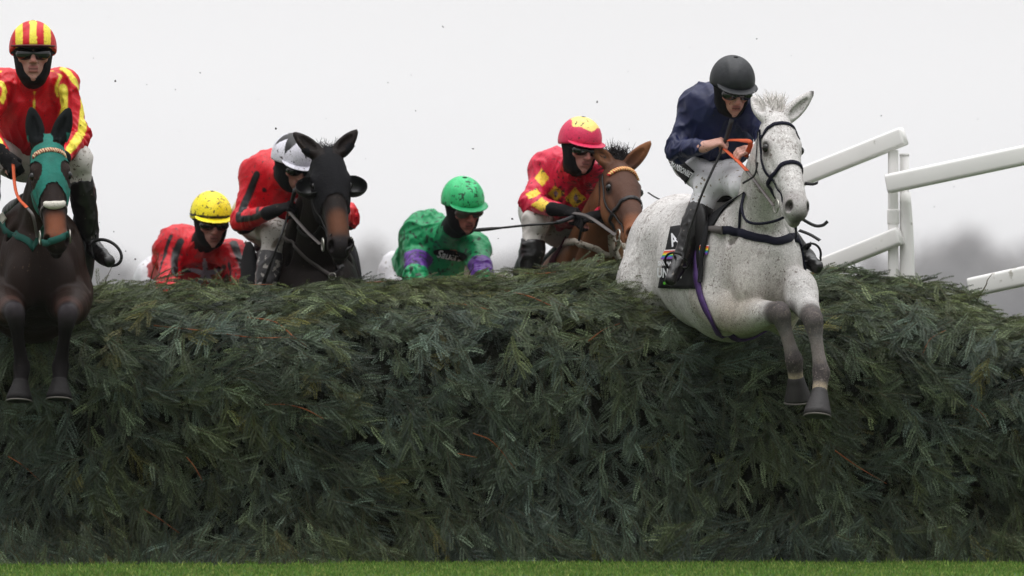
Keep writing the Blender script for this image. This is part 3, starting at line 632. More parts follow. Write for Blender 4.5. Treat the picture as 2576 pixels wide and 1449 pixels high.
if want('W'):
    F = nrm(A(.295, -.955, -.03))
    m_grey = M('grey_coat', attr=True, rough=.75, spec=.2, var=.10, vs=7, bump=.5, bs=70, bstretch=(1, 1, .35), mud=.22, ms=50, mud2=(.55, 100), mcol=srgb(112, 103, 98), fine=160, mottle=.75)
    H = dict(B0=P(1918, 682, -.65), F=F, pl=P(1960, 286, -1.05), mz=P(2020, 512, -1.44), nf=A(.36, -.93, .5),
        ears=(P(2046, 230, -.95), P(1893, 243, -.90)), hd=.1, L=.61,
        fl=[(P(1868, 792, -.74), P(1962, 785, -1.02), P(1998, 908, -1.0), P(2008, 1010, -.94)), (P(2004, 728, -.80), P(2045, 802, -1.12), P(2066, 938, -1.14), P(2056, 1046, -1.24))])
    dk = srgb(60, 55, 55); dirt = srgb(140, 128, 108)
    def gblobs(o):
        L = []
        for el, kn, fe, to in H['fl']:
            L += [(kn*.93+el*.07, kn, .07, .045, dk, .9), (kn, fe, .075, .02, dk, .85), (kn*.35+fe*.65, fe*.6+kn*.4, .04, .02, srgb(112, 104, 102), .5), (fe, fe*.6+to*.4, .06, .02, srgb(52, 46, 46), .9), (kn*.55+fe*.45, kn*.25+fe*.75, .030, .02, srgb(128, 118, 114), .6), (kn+A(0, -.03, .02), kn+A(0, -.03, -.01), .022, .015, srgb(104, 96, 96), .6), (fe*.555+to*.445, fe*.545+to*.455, .050, .014, srgb(172, 156, 130), .75)]  # mottled dark legs; small pale spot on each knee is a painted highlight
        L += [(o.B(.1, .15, .12), o.B(-.02, -.1, .12), .17, .12, srgb(168, 163, 160), .55), (o.HD(.1, -.3), o.B(.05, .1), .12, .08, srgb(182, 177, 174), .5)]
        L += [(o.B(-.10, -.20, .1), o.B(-.10, -.26, -.1), .15, .10, dirt, .8), (o.B(-.1, .0, .1), o.B(-.1, -.1, -.1), .16, .1, srgb(176, 170, 164), .6), (o.B(.0, -.30), o.B(.35, -.34), .16, .1, srgb(128, 116, 92), .6), (o.B(.2, -.15, .2), o.B(.0, -.28, .15), .10, .08, srgb(176, 160, 142), .6), (o.B(-.1, -.1, -.2), o.B(0, -.3, -.15), .08, .06, srgb(176, 160, 146), .5), (o.HD(.3, -.2), o.HD(.2, -.35), .06, .05, srgb(170, 164, 160), .4)]
        L += [(o.HD(.53, -.07, .02), o.HD(.57, -.09, -.02), .06, .03, srgb(104, 97, 97), .75), (o.HD(.40, -.02), o.HD(.15, -.01), .03, .03, srgb(225, 222, 218), .4), (o.HD(.19, -.05, .1), o.HD(.22, -.07, .1), .045, .03, srgb(120, 112, 110), .5), (o.HD(.60, -.08, 0), o.HD(.60, -.12, 0), .028, .015, srgb(62, 54, 54), .8), (o.HD(.59, -.15), o.HD(.60, -.15), .025, .015, srgb(110, 112, 84), .6)]
        L += [(H['ears'][0], H['ears'][0]+A(0, 0, -.01), .02, .01, srgb(40, 34, 34), .9), (H['ears'][1], H['ears'][1]+A(0, 0, -.005), .012, .006, srgb(60, 54, 54), .9)]
        return L
    o = horse('white grey racehorse leaping over the fence at right with navy breast band and dark knees', H, (m_grey, srgb(200, 197, 195)), gblobs, h=.0072)
    S, rt = o.S, o.root
    br = bridle(o, m_webbing)
    # forelock and mane
    rts, ds, Ls = [], [], []
    for i in range(260):
        t = rng.random(); side_ = rng.normal(0, .025); rts.append(o.HD(-.03-.05*t, -.02-.02*t, side_)+A(0, 0, -.01)); ds.append(nrm(A(rng.normal(-.25, .35), .25, .9))); Ls.append(.05+.07*rng.random())
    mk('forelock', hairs(rts, ds, Ls, .006, 6, .7, .5), M('pale_mane', srgb(205, 200, 196), .7, .2, var=.3, vs=40), rt)
    rts, ds, Ls = [], [], []
    for i in range(420):
        t = rng.random(); p = (o.HD(-.02, -.06)*(1-t)+o.B(.32, .33)*t); rts.append(S.proj(p[None]+A(0, .03, .03), 0)[0]); ds.append(nrm(A(.35, .3, .2))); Ls.append(.07+.06*rng.random())
    mk('mane', hairs(rts, ds, Ls, .007, 6, 1.2, .3), M('pale_mane_crest', srgb(186, 182, 180), .7, .2, var=.3, vs=40), rt)
    # tack
    v, f = strap(S, [(1818, 579), (1856, 584), (1889, 594), (1924, 601), (1965, 606), (2006, 602), o.B(.12, -.02, -.3), o.B(.35, .0, -.3)], .042, .007, .006); mk('breast_band', (v, f), m_webbing, rt)
    mk('breast_buckle', strap(S, [(1762, 577), (1785, 578), (1822, 580)], [.022, .026, .044], .014, .006), m_taupe, rt)
    mk('neck_strap', strap(S, [(1861, 574), (1864, 530), (1874, 484)], .014, .006, .005), m_webbing, rt)
    mk('martingale', tube([P(1874, 482, -.75), P(1866, 520, -1.0), P(1876, 553, -1.1), P(1905, 563, -1.15), P(1950, 556, -1.2), P(1984, 540, -1.25)], .007, 6, 5), m_webbing, rt)
    mk('girth', strap(S, [(1767, 592), (1752, 650), (1760, 722), (1776, 772), (1802, 822), o.B(.34, -.36, 0), o.B(.36, -.1, -.3)], .040, .010, .008), m_purple, rt)
    mk('surcingle', strap(S, [(1785, 560), (1781, 600), (1772, 660), (1768, 712)], [.05, .046, .04, .03], .02, .008), m_cloth, rt)
    mk('saddle_pad', patch(S, hitquad(S, (1768, 560), (1876, 482), (1826, 520), (1786, 585)), 10, 10, .012, .01), m_cloth, rt)
    sd_ = SDF(); sd_.chain([o.B(.30, .385), o.B(.42, .355), o.B(.60, .345), o.B(.76, .40)], [.035, .05, .065, .045], .03, (o.Sd, 2.1)); sd_.ell(o.B(.26, .17, .235), (.09, .035, .16), [o.F, o.Sd, o.U], .04); sd_.ell(o.B(.28, .17, -.23), (.09, .035, .16), [o.F, o.Sd, o.U], .04)
    mk('saddle', sd_.mesh(.008), m_leather, rt)
    sc_ = mk('saddle_cloth', patch(S, hitquad(S, (1690, 572), (1775, 560), (1750, 727), (1659, 723)), 14, 16, .010, .006), m_cloth, rt)
    rainquad(S, (1677, 630), (1712, 628), (1708, 651), (1667, 653), sc_); rainquad(S, (1766, 617), (1787, 618), (1783, 641), (1764, 640), sc_)
    mk('lettering', decal(S, textmesh('UNIBET', .062, 0, .62, .002), (1692, 688), -3, .014), m_lettering, sc_, smooth=False)
    mk('lettering', decal(S, textmesh('SNOW', .030, 0, .8, .001), (1680, 664), -3, .014), m_lettering, sc_, smooth=False)
    mk('lettering', decal(S, textmesh('A', .085, .1, .7, .002), (1701, 606), 25, .014), m_lettering, sc_, smooth=False)
    for u_, v_, r_ in ((1697, 709, .011), (1686, 710, .009), (1678, 711, .007)):
        a = np.linspace(0, 2*math.pi, 17)[:-1]; mk('green_dot', decal(S, (np.stack([np.cos(a)*r_, np.sin(a)*r_, a*0], 1), [tuple(range(16))]), (u_, v_), 0, .014), m_green, sc_, smooth=False)
    # rider
    navy = srgb(17, 25, 66)
    m_navy = M('navy_top', attr=True, rough=.5, spec=.4, var=.15, vs=9, bump=.3, bs=14, crease=.7, mud=.08, ms=60)
    m_blackcap = M('black_cap_silk', attr=True, rough=.5, spec=.4, var=.2, vs=20, bump=.3, bs=35, crease=.4)
    k_ = np.asarray(srgb(32, 34, 38))
    J = dict(O=P(1842, 220, -.55), look=(17, 24, 0), hs=1.04, pel=P(1766, 402, .02), nb=P(1822, 268, -.40), sh=[P(1752, 262, -.25), P(1888, 288, -.48)], el=[P(1706, 376, -.32), P(1938, 352, -.60)],
        wr=[P(1772, 369, -.56), P(1920, 374, -.76)], kn=[P(1782, 468, -.40), P(1872, 472, -.66)], an=[P(1722, 636, -.47), P(2018, 640, -.36)], to=[P(1694, 688, -.60), P(2046, 660, -.50)],
        hand=[(A(.9, -.15, .30), A(-.05, .45, -.9), A(.1, .8, .6)), (A(-1, -.1, -.05), A(.0, .5, -.85), A(0, .8, .6), (20, 40, 30))], seed=3, hem=-.02, gog=m_goggle)
    m = jockey('man in plain navy top and black cap on the white horse, holding orange reins', J, (m_navy, plainshirt(navy)), (m_blackcap, lambda l: np.tile(k_, (len(l), 1))))
    mk('sock', (lambda W: W.mesh(.007))(SDF().cone(J['kn'][0]+nrm(J['an'][0]-J['kn'][0])*.075, J['kn'][0]+nrm(J['an'][0]-J['kn'][0])*.12, .064, .062, .01)), m_white, m.root)
    pn = mk('leg_panel', patch(m.L, hitquad(m.L, (1686, 408), (1716, 402), (1748, 432), (1726, 462)), 10, 8, .006, .003), m_cloth, m.root)
    mk('lettering', decal(m.L, textmesh('MANSIONBET', .034, 0, .60, .0012), (1719, 428), -33, .010), m_lettering, pn, smooth=False)
    # reins and whip
    g0, g1 = m.grip; b0, b1 = o.HD(.49, -.13, .085), o.HD(.49, -.13, -.085)
    rn = thing('reins', wloc(rt), None, None); rn.parent = rt; rn.location = (0, 0, 0)
    mid = P(1880, 430, -1.0)
    mk('rein_grip', freestrap([g0+A(.0, -.01, -.01), g0*.45+mid*.55, mid], .022, .006, (.3, -1, .5)), m_orange, rn)
    mk('rein_leather', freestrap([mid, mid*.4+b0*.6, b0], .018, .005, (.3, -1, .5)), m_taupe, rn)
    mk('rein_grip', freestrap([g0+A(.02, -.015, .03), P(1866, 353, -.78), P(1888, 360, -.84), g1+A(0, -.02, -.01)], .024, .006, (.1, -1, .35)), m_orange, rn)
    mk('rein_leather', freestrap([g1, b1], .018, .005), m_taupe, rn)
    for pts in ([P(2008, 545, -1.25), P(2046, 566, -1.2), P(2068, 567, -1.2), P(2082, 557, -1.2)], [P(2010, 579, -.9), P(2038, 590, -.95), P(2063, 605, -1.0)], [P(2024, 461, -1.2), P(2045, 463, -1.22), P(2058, 459, -1.25)]):
        mk('strap_end', freestrap(pts, .016, .005, (.2, -1, .4)), m_leather, rn)
    for pts in ([P(2003, 600, -.75), P(2002, 575, -.9), P(2001, 548, -1.0)],): mk('strap_end', freestrap(pts, .012, .005), m_webbing, rn)
    mk('strap_end', freestrap([o.HD(.22, -.12, .115), o.HD(.27, -.16, .13), o.HD(.27, -.22, .17)], .010, .004), m_leather, rn)
    for i, (a_, t_) in enumerate(zip(J['an'], J['to'])):
        c_ = a_*.35+t_*.65; dd = nrm(t_-a_); xx = nrm(np.cross(dd, A(0, 0, 1))); zz = np.cross(xx, dd)
        ir = [c_+xx*.058*math.cos(t)+zz*(.062*math.sin(t)+.02) for t in np.linspace(-.5, math.pi+.5, 14)]
        sp_ = thing('stirrup', wloc(rt), None, None); sp_.parent = rt; sp_.location = (0, 0, 0)
        mk('stirrup_iron', tube(ir+[ir[0]], .006, 6, 2), m_leather, sp_)
        mk('stirrup_leather', freestrap([c_+zz*.08, o.B(.42, .05, .30 if i == 0 else -.30), o.B(.45, .30, .20 if i == 0 else -.20)], .022, .004, tuple(o.Sd*(1 if i == 0 else -1))), m_leather, sp_)
    whip('black riding whip with a thick grip held upright by the rider of the white horse', [P(1841, 301, -.62), g0+A(.0, -.02, .0), P(1770, 478, -.66), P(1738, 570, -.66), P(1722, 634, -.66)], .25)
# ================================================================== setting: ground, grass, brush fence, running rails, far trees
def ground():
    m = bpy.data.materials.new('turf'); m.use_nodes = True; n = m.node_tree.nodes; l = m.node_tree.links; b = n['Principled BSDF']; b.inputs['Roughness'].default_value = .9
    t = n.new('ShaderNodeTexCoord'); z = n.new('ShaderNodeTexNoise'); z.inputs['Scale'].default_value = 3.0; z.inputs['Detail'].default_value = 8; l.new(t.outputs['Object'], z.inputs['Vector'])
    r = n.new('ShaderNodeValToRGB'); r.color_ramp.elements[0].position = .35; r.color_ramp.elements[0].color = (.020, .045, .012, 1); r.color_ramp.elements[1].position = .7; r.color_ramp.elements[1].color = (.055, .105, .022, 1)
    l.new(z.outputs[0], r.inputs[0]); l.new(r.outputs[0], b.inputs['Base Color'])
    v = []; f = []; N = 60
    xs = np.sinh(np.linspace(-7, 7, N))*1.6; ys = np.sinh(np.linspace(-5, 7, N))*1.6
    for y in ys:
        for x in xs: v.append((x, y, -.004+.02*math.sin(x*1.3)*math.sin(y*.9)*(1 if abs(x)+abs(y) > 12 else 0)))
    for i in range(N-1):
        for j in range(N-1): f.append((i*N+j, i*N+j+1, (i+1)*N+j+1, (i+1)*N+j))
    o = mk('ground', (np.array(v), f), m); tag(o, 'flat green turf of the racecourse', kind='structure')
def grass():
    n = 52000; x = rng.uniform(-3.3, 3.3, n); y = rng.uniform(-2.7, .12, n); h = .009+.012*rng.random(n)*(.7+.6*np.sin(x*3+1)**2*.5)+.020*(rng.random(n) < .02); w_ = .0030+.002*rng.random(n)
    a = rng.uniform(0, math.pi, n); lean = rng.normal(0, .35, (n, 2))*h[:, None]; dx, dy = np.cos(a)*w_, np.sin(a)*w_
    v = np.zeros((n, 4, 3)); v[:, 0] = np.stack([x-dx, y-dy, 0*x], 1); v[:, 1] = np.stack([x+dx, y+dy, 0*x], 1)
    v[:, 2] = np.stack([x+dx*.6+lean[:, 0]*.5, y+dy*.6+lean[:, 1]*.5, h*.6], 1); v[:, 3] = np.stack([x+lean[:, 0], y+lean[:, 1], h], 1)
    f = np.arange(n*4, dtype=np.int32).reshape(-1, 4)
    base = np.array(srgb(84, 120, 46)); dry = np.array(srgb(140, 150, 80)); t = rng.random(n)[:, None]**3; j = (.7+.6*rng.random(n))[:, None]
    c = np.repeat((base*(1-t)+dry*t)*j, 4, 0)
    o = mk('grass', (v.reshape(-1, 3), f), M('grass_blades', attr=True, rough=.7, spec=.2, var=.25, vs=4, trans=.3), cols=c, smooth=False); tag(o, 'short mown bright green grass along the foot of the fence', 'grass', kind='stuff')
PX = [(-4.4, 1.40), (-2.6, 1.405), (-2.15, 1.385), (-1.75, 1.41), (-1.35, 1.395), (-.9, 1.40), (-.4, 1.42), (0, 1.45), (.25, 1.50), (.45, 1.515), (.60, 1.47), (.8, 1.42), (1.2, 1.42), (1.45, 1.44), (1.62, 1.50), (1.8, 1.46), (2.05, 1.44), (2.25, 1.39), (2.36, 1.32), (2.46, 1.24), (2.7, 1.235), (3.4, 1.22)]
PR = [(.17, .0), (.13, .3), (.09, .6), (.06, .9), (.10, 1.06), (.22, 1.20), (.38, 1.32), (.62, 1.375), (.86, 1.36), (1.08, 1.22), (1.2, .95), (1.3, .0)]
_pr = crom(np.array([(0, a, b) for a, b in PR]), 6)[:, 1:]; _al = np.r_[0, np.cumsum(np.linalg.norm(np.diff(_pr, axis=0), axis=1))]
def fsurf(x, a):
    """point on the fence skin: x along it, a = arc length up the front face and over"""
    H_ = np.interp(x, [p[0] for p in PX], [p[1]-.055+(.016 if p[0] < 1.3 else 0) for p in PX])/1.375
    y = np.interp(a, _al, _pr[:, 0]); z = np.interp(a, _al, _pr[:, 1])*H_
    return np.stack([x, y+.05*np.sin(x*1.7+1)*np.clip(z, 0, 1), z], -1)
def frame(x, a):
    e = 1e-2; p = fsurf(x, a); t = fsurf(x, np.maximum(a-e, 0))-fsurf(x, a+e); t /= np.linalg.norm(t, axis=-1, keepdims=True)+1e-9   # down the face
    X = np.tile(A(1, 0, 0), (len(x), 1)); n = np.cross(X, -t); n /= np.linalg.norm(n, axis=-1, keepdims=True)     # outward
    return p, X, t, n
def spruce(nb, a0, a1, x0=-3.4, x1=3.3, off0=-.08, off1=.11, up=None, seed=1, scale=1.0):
    r = np.random.default_rng(seed); Vs, Cs = [], []; tw = []
    x = r.uniform(x0, x1, nb); a = a0+(a1-a0)*r.random(nb); p, X, T, Nn = frame(x, a); top = sstep(1.05, 1.45, a)
    rise = np.clip(a/1.2, 0, 1); ang = np.where(r.random(nb) < .62+.2*top, r.normal(.40+.85*rise, .30, nb), r.normal(-.25-.25*rise, .4, nb))      # angle from straight down towards +x
    ang = np.where(top > .5, np.where(r.random(nb) < .75, r.normal(1.45, .3, nb), r.normal(-1.35, .35, nb)), ang)
    # neighbouring branches share a lie
    ang += .55*np.sin(x*2.3+a*3.1+1.7)+.35*np.sin(x*5.1-a*4.0)
    off = off0+(off1-off0)*r.random(nb)
    for i in range(nb):
        d = nrm(T[i]*math.cos(ang[i])+X[i]*math.sin(ang[i])+Nn[i]*r.normal(.06 if up is None else up, .12)); sdv = nrm(np.cross(Nn[i], d)); nn_ = np.cross(d, sdv)
        L = (.14+.15*r.random())*scale; q = p[i]+Nn[i]*off[i]-d*L*.5; bend = r.normal(0, .25); droop = r.uniform(0, .35)
        m = 10; pts = [q]; dd = d.copy()
        for j in range(m): q = q+dd*L/m; dd = nrm(dd+sdv*bend/m+A(0, 0, -droop/m)); pts.append(q)
        pts = np.array(pts); tw.append((pts, .0015*scale))
        tone = r.random(); fam = .5*math.sin(x[i]*1.9+a[i]*2.7)+.5*math.sin(x[i]*4.3-a[i]*5.1+2)
        blue = np.clip(.68+.3*fam-.5*top[i]+r.normal(0, .22), 0, 1)
        c1 = np.array(srgb(94, 103, 62)); c2 = np.array(srgb(82, 97, 87)); c3 = np.array(srgb(44, 51, 38)); cc = c1*(1-blue)+c2*blue; cc = cc*(1-.5*tone)+c3*.5*tone; cc = cc*r.uniform(.6, 1.35)
        if r.random() < .02: cc = np.array(srgb(98, 96, 52))
        segs = [(pts, L)]
        nsb = int(3+r.integers(0, 4)); 
        for k in range(nsb):
            t = .15+.75*(k+.5*r.random())/nsb; b0 = pts[int(t*m)]; s_ = 1 if k % 2 else -1; l = .034+L*(.28+.18*r.random())*(1.1-.5*t)
            bd = nrm(d*math.cos(.62)+sdv*s_*math.sin(.62)+nn_*r.normal(.1, .2)); cv = nrm(d)*.5; pp = [b0]; q2 = b0
            for j in range(5): q2 = q2+bd*l/5; bd = nrm(bd+cv*.22+A(0, 0, -droop*.2)); pp.append(q2)
            segs.append((np.array(pp), l)); 
        for sp_, l in segs:
            sg_c = cc*r.uniform(.55, 1.15)*(1.9 if r.random() < .22 else 1.0)
            n = max(6, int(l/.0048)); tt = (np.arange(n)+r.random(n)*.6)/n
            seg_i = np.clip((tt*(len(sp_)-1)).astype(int), 0, len(sp_)-2); fr_ = tt*(len(sp_)-1)-seg_i
            c0 = sp_[seg_i]*(1-fr_[:, None])+sp_[seg_i+1]*fr_[:, None]; dr = sp_[seg_i+1]-sp_[seg_i]; dr /= np.linalg.norm(dr, axis=1)[:, None]
            B_ = np.cross(dr, nn_); B_ /= np.linalg.norm(B_, axis=1)[:, None]+1e-9; U_ = np.cross(B_, dr)
            for th0 in (0.25, math.pi-.25, 1.25, 1.9):
                if th0 in (1.25, 1.9) and r.random() < .35: continue
                th = th0+r.normal(0, .28, n); e = B_*np.cos(th)[:, None]+U_*np.sin(th)[:, None]; nd = e*.86+dr*(.42+.15*r.random(n)[:, None])
                nl = (.0140+.006*r.random(n))*(1-.45*tt**3)*(.55+.45*np.clip(tt*8, 0, 1))*scale**.5; tip = c0+nd*nl[:, None]; wv = np.cross(nd, U_*np.cos(th)[:, None]-B_*np.sin(th)[:, None]); wv = dr*.0017
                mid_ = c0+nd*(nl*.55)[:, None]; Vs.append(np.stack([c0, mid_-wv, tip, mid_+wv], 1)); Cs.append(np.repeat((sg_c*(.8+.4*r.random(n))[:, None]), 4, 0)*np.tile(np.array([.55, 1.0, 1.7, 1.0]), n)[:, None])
    v = np.concatenate(Vs).reshape(-1, 3); c = np.concatenate(Cs); return v, c, tw
def fence():
    root = thing('brush_fence', (0, .6, 0), 'long steeplechase fence dressed all over with cut green spruce branches', 'fence')
    m_needle = M('spruce_needles', attr=True, rough=.5, spec=.35, var=.2, vs=3, trans=.12)
    m_core = M('dark_block_core', srgb(24, 26, 18), .95, .1, var=.4, vs=20, bump=.8, bs=60)
    xs = np.linspace(-4.4, 3.4, 90); as_ = np.linspace(0, _al[-1], 40); g = np.array([fsurf(np.full(40, x), as_) for x in xs])
    g[:, :, 1] = .55+(g[:, :, 1]-.55)*.88; g[:, :, 2] -= .06*sstep(.2, 1.2, g[:, :, 2]); nz_ = rng.normal(0, .012, g.shape); g += nz_
    v = g.reshape(-1, 3); f = [(i*40+j, (i+1)*40+j, (i+1)*40+j+1, i*40+j+1) for i in range(89) for j in range(39)]; f += [tuple(range(39, -1, -1)), tuple(89*40+j for j in range(40))]
    mk('light_block_core', (v, f), m_core, root)  # dark solid core, added so no light shows through the sprays
    sets = [spruce(1900, 0.0, 1.25, seed=1), spruce(1500, 1.15, 2.05, seed=2, off0=-.05, off1=.035), spruce(170, 1.2, 1.75, off0=.0, off1=.05, up=.30, seed=3, scale=.8), spruce(650, 0.02, 1.4, seed=4, off0=.06, off1=.13), spruce(120, 2.0, 3.0, seed=6), spruce(380, 0.0, .20, seed=7, off0=.14, off1=.34), spruce(560, .0, .10, x0=-3.4, x1=-.9, seed=8, off0=.25, off1=.95)]
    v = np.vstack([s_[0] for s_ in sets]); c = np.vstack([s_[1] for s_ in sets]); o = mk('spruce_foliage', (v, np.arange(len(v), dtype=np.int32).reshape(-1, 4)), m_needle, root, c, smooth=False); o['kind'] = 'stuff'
    tw = [t_ for s_ in sets for t_ in s_[2]]; V_, F_ = [], []; n = 0
    for pts, r_ in tw:
        q = pts[::2]; k = len(q); T = np.gradient(q, axis=0); T /= np.linalg.norm(T, axis=1)[:, None]; u = np.cross(T, A(0, 0, 1)+T*.01); u /= np.linalg.norm(u, axis=1)[:, None]+1e-9; w_ = np.cross(T, u)
        rr = (r_*np.linspace(1.1, .5, k))[:, None]; ring = np.stack([q+u*rr, q+w_*rr, q-u*rr, q-w_*rr], 1).reshape(-1, 3); V_.append(ring)
        i = np.arange(k-1)[:, None]*4; j = np.arange(4)[None]; F_.append(np.stack([n+i+j, n+i+(j+1) % 4, n+i+4+(j+1) % 4, n+i+4+j], -1).reshape(-1, 4)); n += len(ring)
    o = mk('twigs', (np.vstack(V_), np.vstack(F_)), M('spruce_bark', srgb(74, 66, 44), .8, .2, var=.4, vs=8), root); o['kind'] = 'stuff'
    # stripped reddish branches lying on the face
    mb = M('bare_red_bark', srgb(132, 78, 48), .7, .2, var=.45, vs=30)
    def fx(u, v):    # world point on the dressed face near a pixel
        best = None
        for a in np.linspace(0, 1.9, 80):
            p = fsurf(np.array([(u-1288)/PXM]), np.array([a]))[0]; pv = HOR-(p[2]-1)*PXM*CAMD/(CAMD+p[1])
            if best is None or abs(pv-v) < best[0]: best = (abs(pv-v), a)
        x = np.array([(u-1288)/PXM]); p, X, T, Nn = frame(x, np.array([best[1]])); return p[0]+Nn[0]*float(np.interp(best[1], [1.0, 1.3], [.11, .03]))
    tws = [[(385, 838), (470, 848), (560, 866), (640, 878), (735, 874)], [(620, 812), (690, 828), (740, 868), (772, 896)], [(668, 1016), (720, 1014), (770, 1024), (815, 1046)], [(858, 722), (900, 712), (960, 712), (1010, 716), (1060, 724)], [(1130, 772), (1180, 776), (1230, 790)],
        [(1310, 700), (1360, 702), (1400, 700)], [(1270, 745), (1330, 760), (1390, 790)], [(2052, 690), (2080, 676), (2110, 660), (2140, 658)], [(1480, 868), (1520, 850), (1560, 838)], [(20, 1145), (60, 1170), (100, 1205)], [(470, 1140), (490, 1160), (510, 1200)], [(1190, 1090), (1240, 1110), (1300, 1180)],
        [(2290, 800), (2340, 797)], [(2380, 850), (2340, 880), (2320, 900)], [(560, 700), (620, 690), (680, 686)], [(1150, 1130), (1200, 1150)], [(360, 1270), (400, 1290), (450, 1330)], [(2100, 1130), (2160, 1170), (2230, 1200)], [(330, 1420), (370, 1435), (420, 1446)], [(2440, 1010), (2470, 1040), (2490, 1070)]]
    for i, t_ in enumerate(tws): mk('bare_branch', tube([fx(*q) for q in t_], [.0046, .0036, .0022] if i < 8 else [.003, .0024, .0016], 6, 5), mb, root)
    for u, v, s_ in ((375, 700, 1), (262, 705, .7), (1175, 690, .5), (420, 690, .5), (2480, 700, .4)):
        b = P(u, v+18, .65); b1 = b+A(.03*s_, -.02, .11*s_); b2 = b+A(-.01, -.02, .20*s_)*1.0; mk('bare_branch', tube([b-A(.05, 0, .08), b, b*.4+b1*.6, b1+A(.02, 0, .04*s_)], [.004, .003, .0015], 6, 4), m_bark2, root)
m_bark2 = M('dark_twig', srgb(70, 58, 40), .8, .2, var=.4)
m_paint = M('white_gloss_plastic', srgb(232, 230, 228), .5, .4, var=.05, vs=3, mud2=(.30, 22), mcol=srgb(168, 164, 154), bump=.1, bs=8)
def railbar(a, b, h, w_, name, root, capmat=None):
    """rounded bar from a to b, h tall and w_ thick"""
    a, b = np.asarray(a), np.asarray(b); d = nrm(b-a); s = nrm(np.cross(d, A(0, 0, 1) if abs(d[2]) < .95 else A(0, 1, 0))); u = np.cross(s, d); sec = []
    r = min(h, w_)*.26
    for cx, cy, a0 in ((1, 1, 0), (-1, 1, 90), (-1, -1, 180), (1, -1, 270)):
        for t in np.linspace(0, 90, 6): sec.append((cx*(w_/2-r)+r*math.cos(R(a0+t)), cy*(h/2-r)+r*math.sin(R(a0+t))))
    st = [(0, .82), (.004, .94), (.012, 1), (None, 1)]; L = np.linalg.norm(b-a); zs = [(0, .84), (.005, .95), (.014, 1), (L-.014, 1), (L-.005, .95), (L, .84)]
    n = len(sec); V_ = []
    for z, k in zs:
        for x, y in sec: V_.append(a+d*z+s*(x-(1-k)*math.copysign(r, x)*.6)+u*(y-(1-k)*math.copysign(r, y)*.6))
    F_ = [(i*n+j, (i+1)*n+j, (i+1)*n+(j+1) % n, i*n+(j+1) % n) for i in range(len(zs)-1) for j in range(n)]; F_ += [tuple(range(n)), tuple((len(zs)-1)*n+j for j in range(n))[::-1]]
    return mk(name, (np.array(V_), F_), m_paint, root)
def rails():
    y0 = .95; L_ = thing('running_rail', P(2250, 690, y0), 'white rail wing behind the white horse, its two sloping rails ending at a strapped post', 'rail', 'white running rails beside the fence')
    ph = R(27)
    def bar(u0, v0, u1, v1, hpx, yr, root, w_=.066):       # right end at depth yr, left end further away
        b = P(u1, v1, yr); dx = (u1-u0)/PXM; a = P(u0, v0, yr+dx*math.tan(ph)); railbar(a, b, hpx/PXM, w_, 'rail', root)
    bar(1850, 512, 2274, 342, 48, y0-.06, L_); bar(1900, 739, 2264, 593, 46, y0-.06, L_)
    b = P(2247, 385, y0); railbar(P(2247, 760, y0), P(2247, 378, y0), .062, .052, 'post', L_)
    railbar(P(2247, 564, y0), P(2247, 527, y0), .068, .060, 'post_strap', L_)
    R_ = thing('running_rail', P(2275, 690, y0), 'white rail wing at the far right with two sloping rails on a round post', 'rail', 'white running rails beside the fence')
    y2 = y0-.10; ph = R(18)
    def bar2(u0, v0, u1, v1, hpx): railbar(P(u0, v0, y2), P(u1, v1, y2-(u1-u0)/PXM*math.tan(ph)), hpx/PXM, .075, 'rail', R_)
    bar2(2233, 463, 2700, 364, 50); bar2(2440, 724, 2700, 668, 50)
    mk('post', tube([P(2275, 780, y0+.03), P(2275, 388, y0+.03)], .0235, 20, 4), m_paint, R_)
    mk('post_sleeve', tube([P(2283, 780, y0+.0), P(2281, 600, y0+.0), P(2277, 484, y0+.0)], [.040, .036, .028], 20, 4), m_paint, R_)
    mk('post_cap', tube([P(2275, 392, y0+.03), P(2275, 386, y0+.03)], .0255, 20, 1), m_paint, R_)
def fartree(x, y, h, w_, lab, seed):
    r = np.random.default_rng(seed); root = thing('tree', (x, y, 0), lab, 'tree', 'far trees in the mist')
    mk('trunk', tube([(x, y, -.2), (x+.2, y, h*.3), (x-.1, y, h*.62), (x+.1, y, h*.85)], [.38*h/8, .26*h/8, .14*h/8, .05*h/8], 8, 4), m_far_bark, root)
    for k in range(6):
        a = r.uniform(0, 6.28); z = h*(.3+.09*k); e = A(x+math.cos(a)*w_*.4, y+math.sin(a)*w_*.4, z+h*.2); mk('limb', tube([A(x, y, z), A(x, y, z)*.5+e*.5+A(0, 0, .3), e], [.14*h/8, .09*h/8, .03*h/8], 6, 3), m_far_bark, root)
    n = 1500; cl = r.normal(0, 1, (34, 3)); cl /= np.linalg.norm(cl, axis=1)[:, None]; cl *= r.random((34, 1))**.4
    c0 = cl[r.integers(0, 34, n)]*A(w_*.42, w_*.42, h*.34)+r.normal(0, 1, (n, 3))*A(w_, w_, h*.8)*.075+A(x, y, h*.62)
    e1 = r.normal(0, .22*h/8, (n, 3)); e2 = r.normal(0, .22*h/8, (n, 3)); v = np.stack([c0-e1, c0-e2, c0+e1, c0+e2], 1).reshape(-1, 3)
    mk('crown', (v, np.arange(n*4, dtype=np.int32).reshape(-1, 4)), m_far_leaf_misted, root, smooth=False)
m_far_bark = M('far_bark', srgb(60, 52, 46), .9, .1, var=.2); m_far_leaf_misted = M('far_leaf_misted', srgb(142, 139, 137), .8, .2, var=.3, vs=.6)  # crown colour lightened to grey: mist fading put into the colour
ground()
if want('G'):
    grass(); fence()
if want('R'): rails()
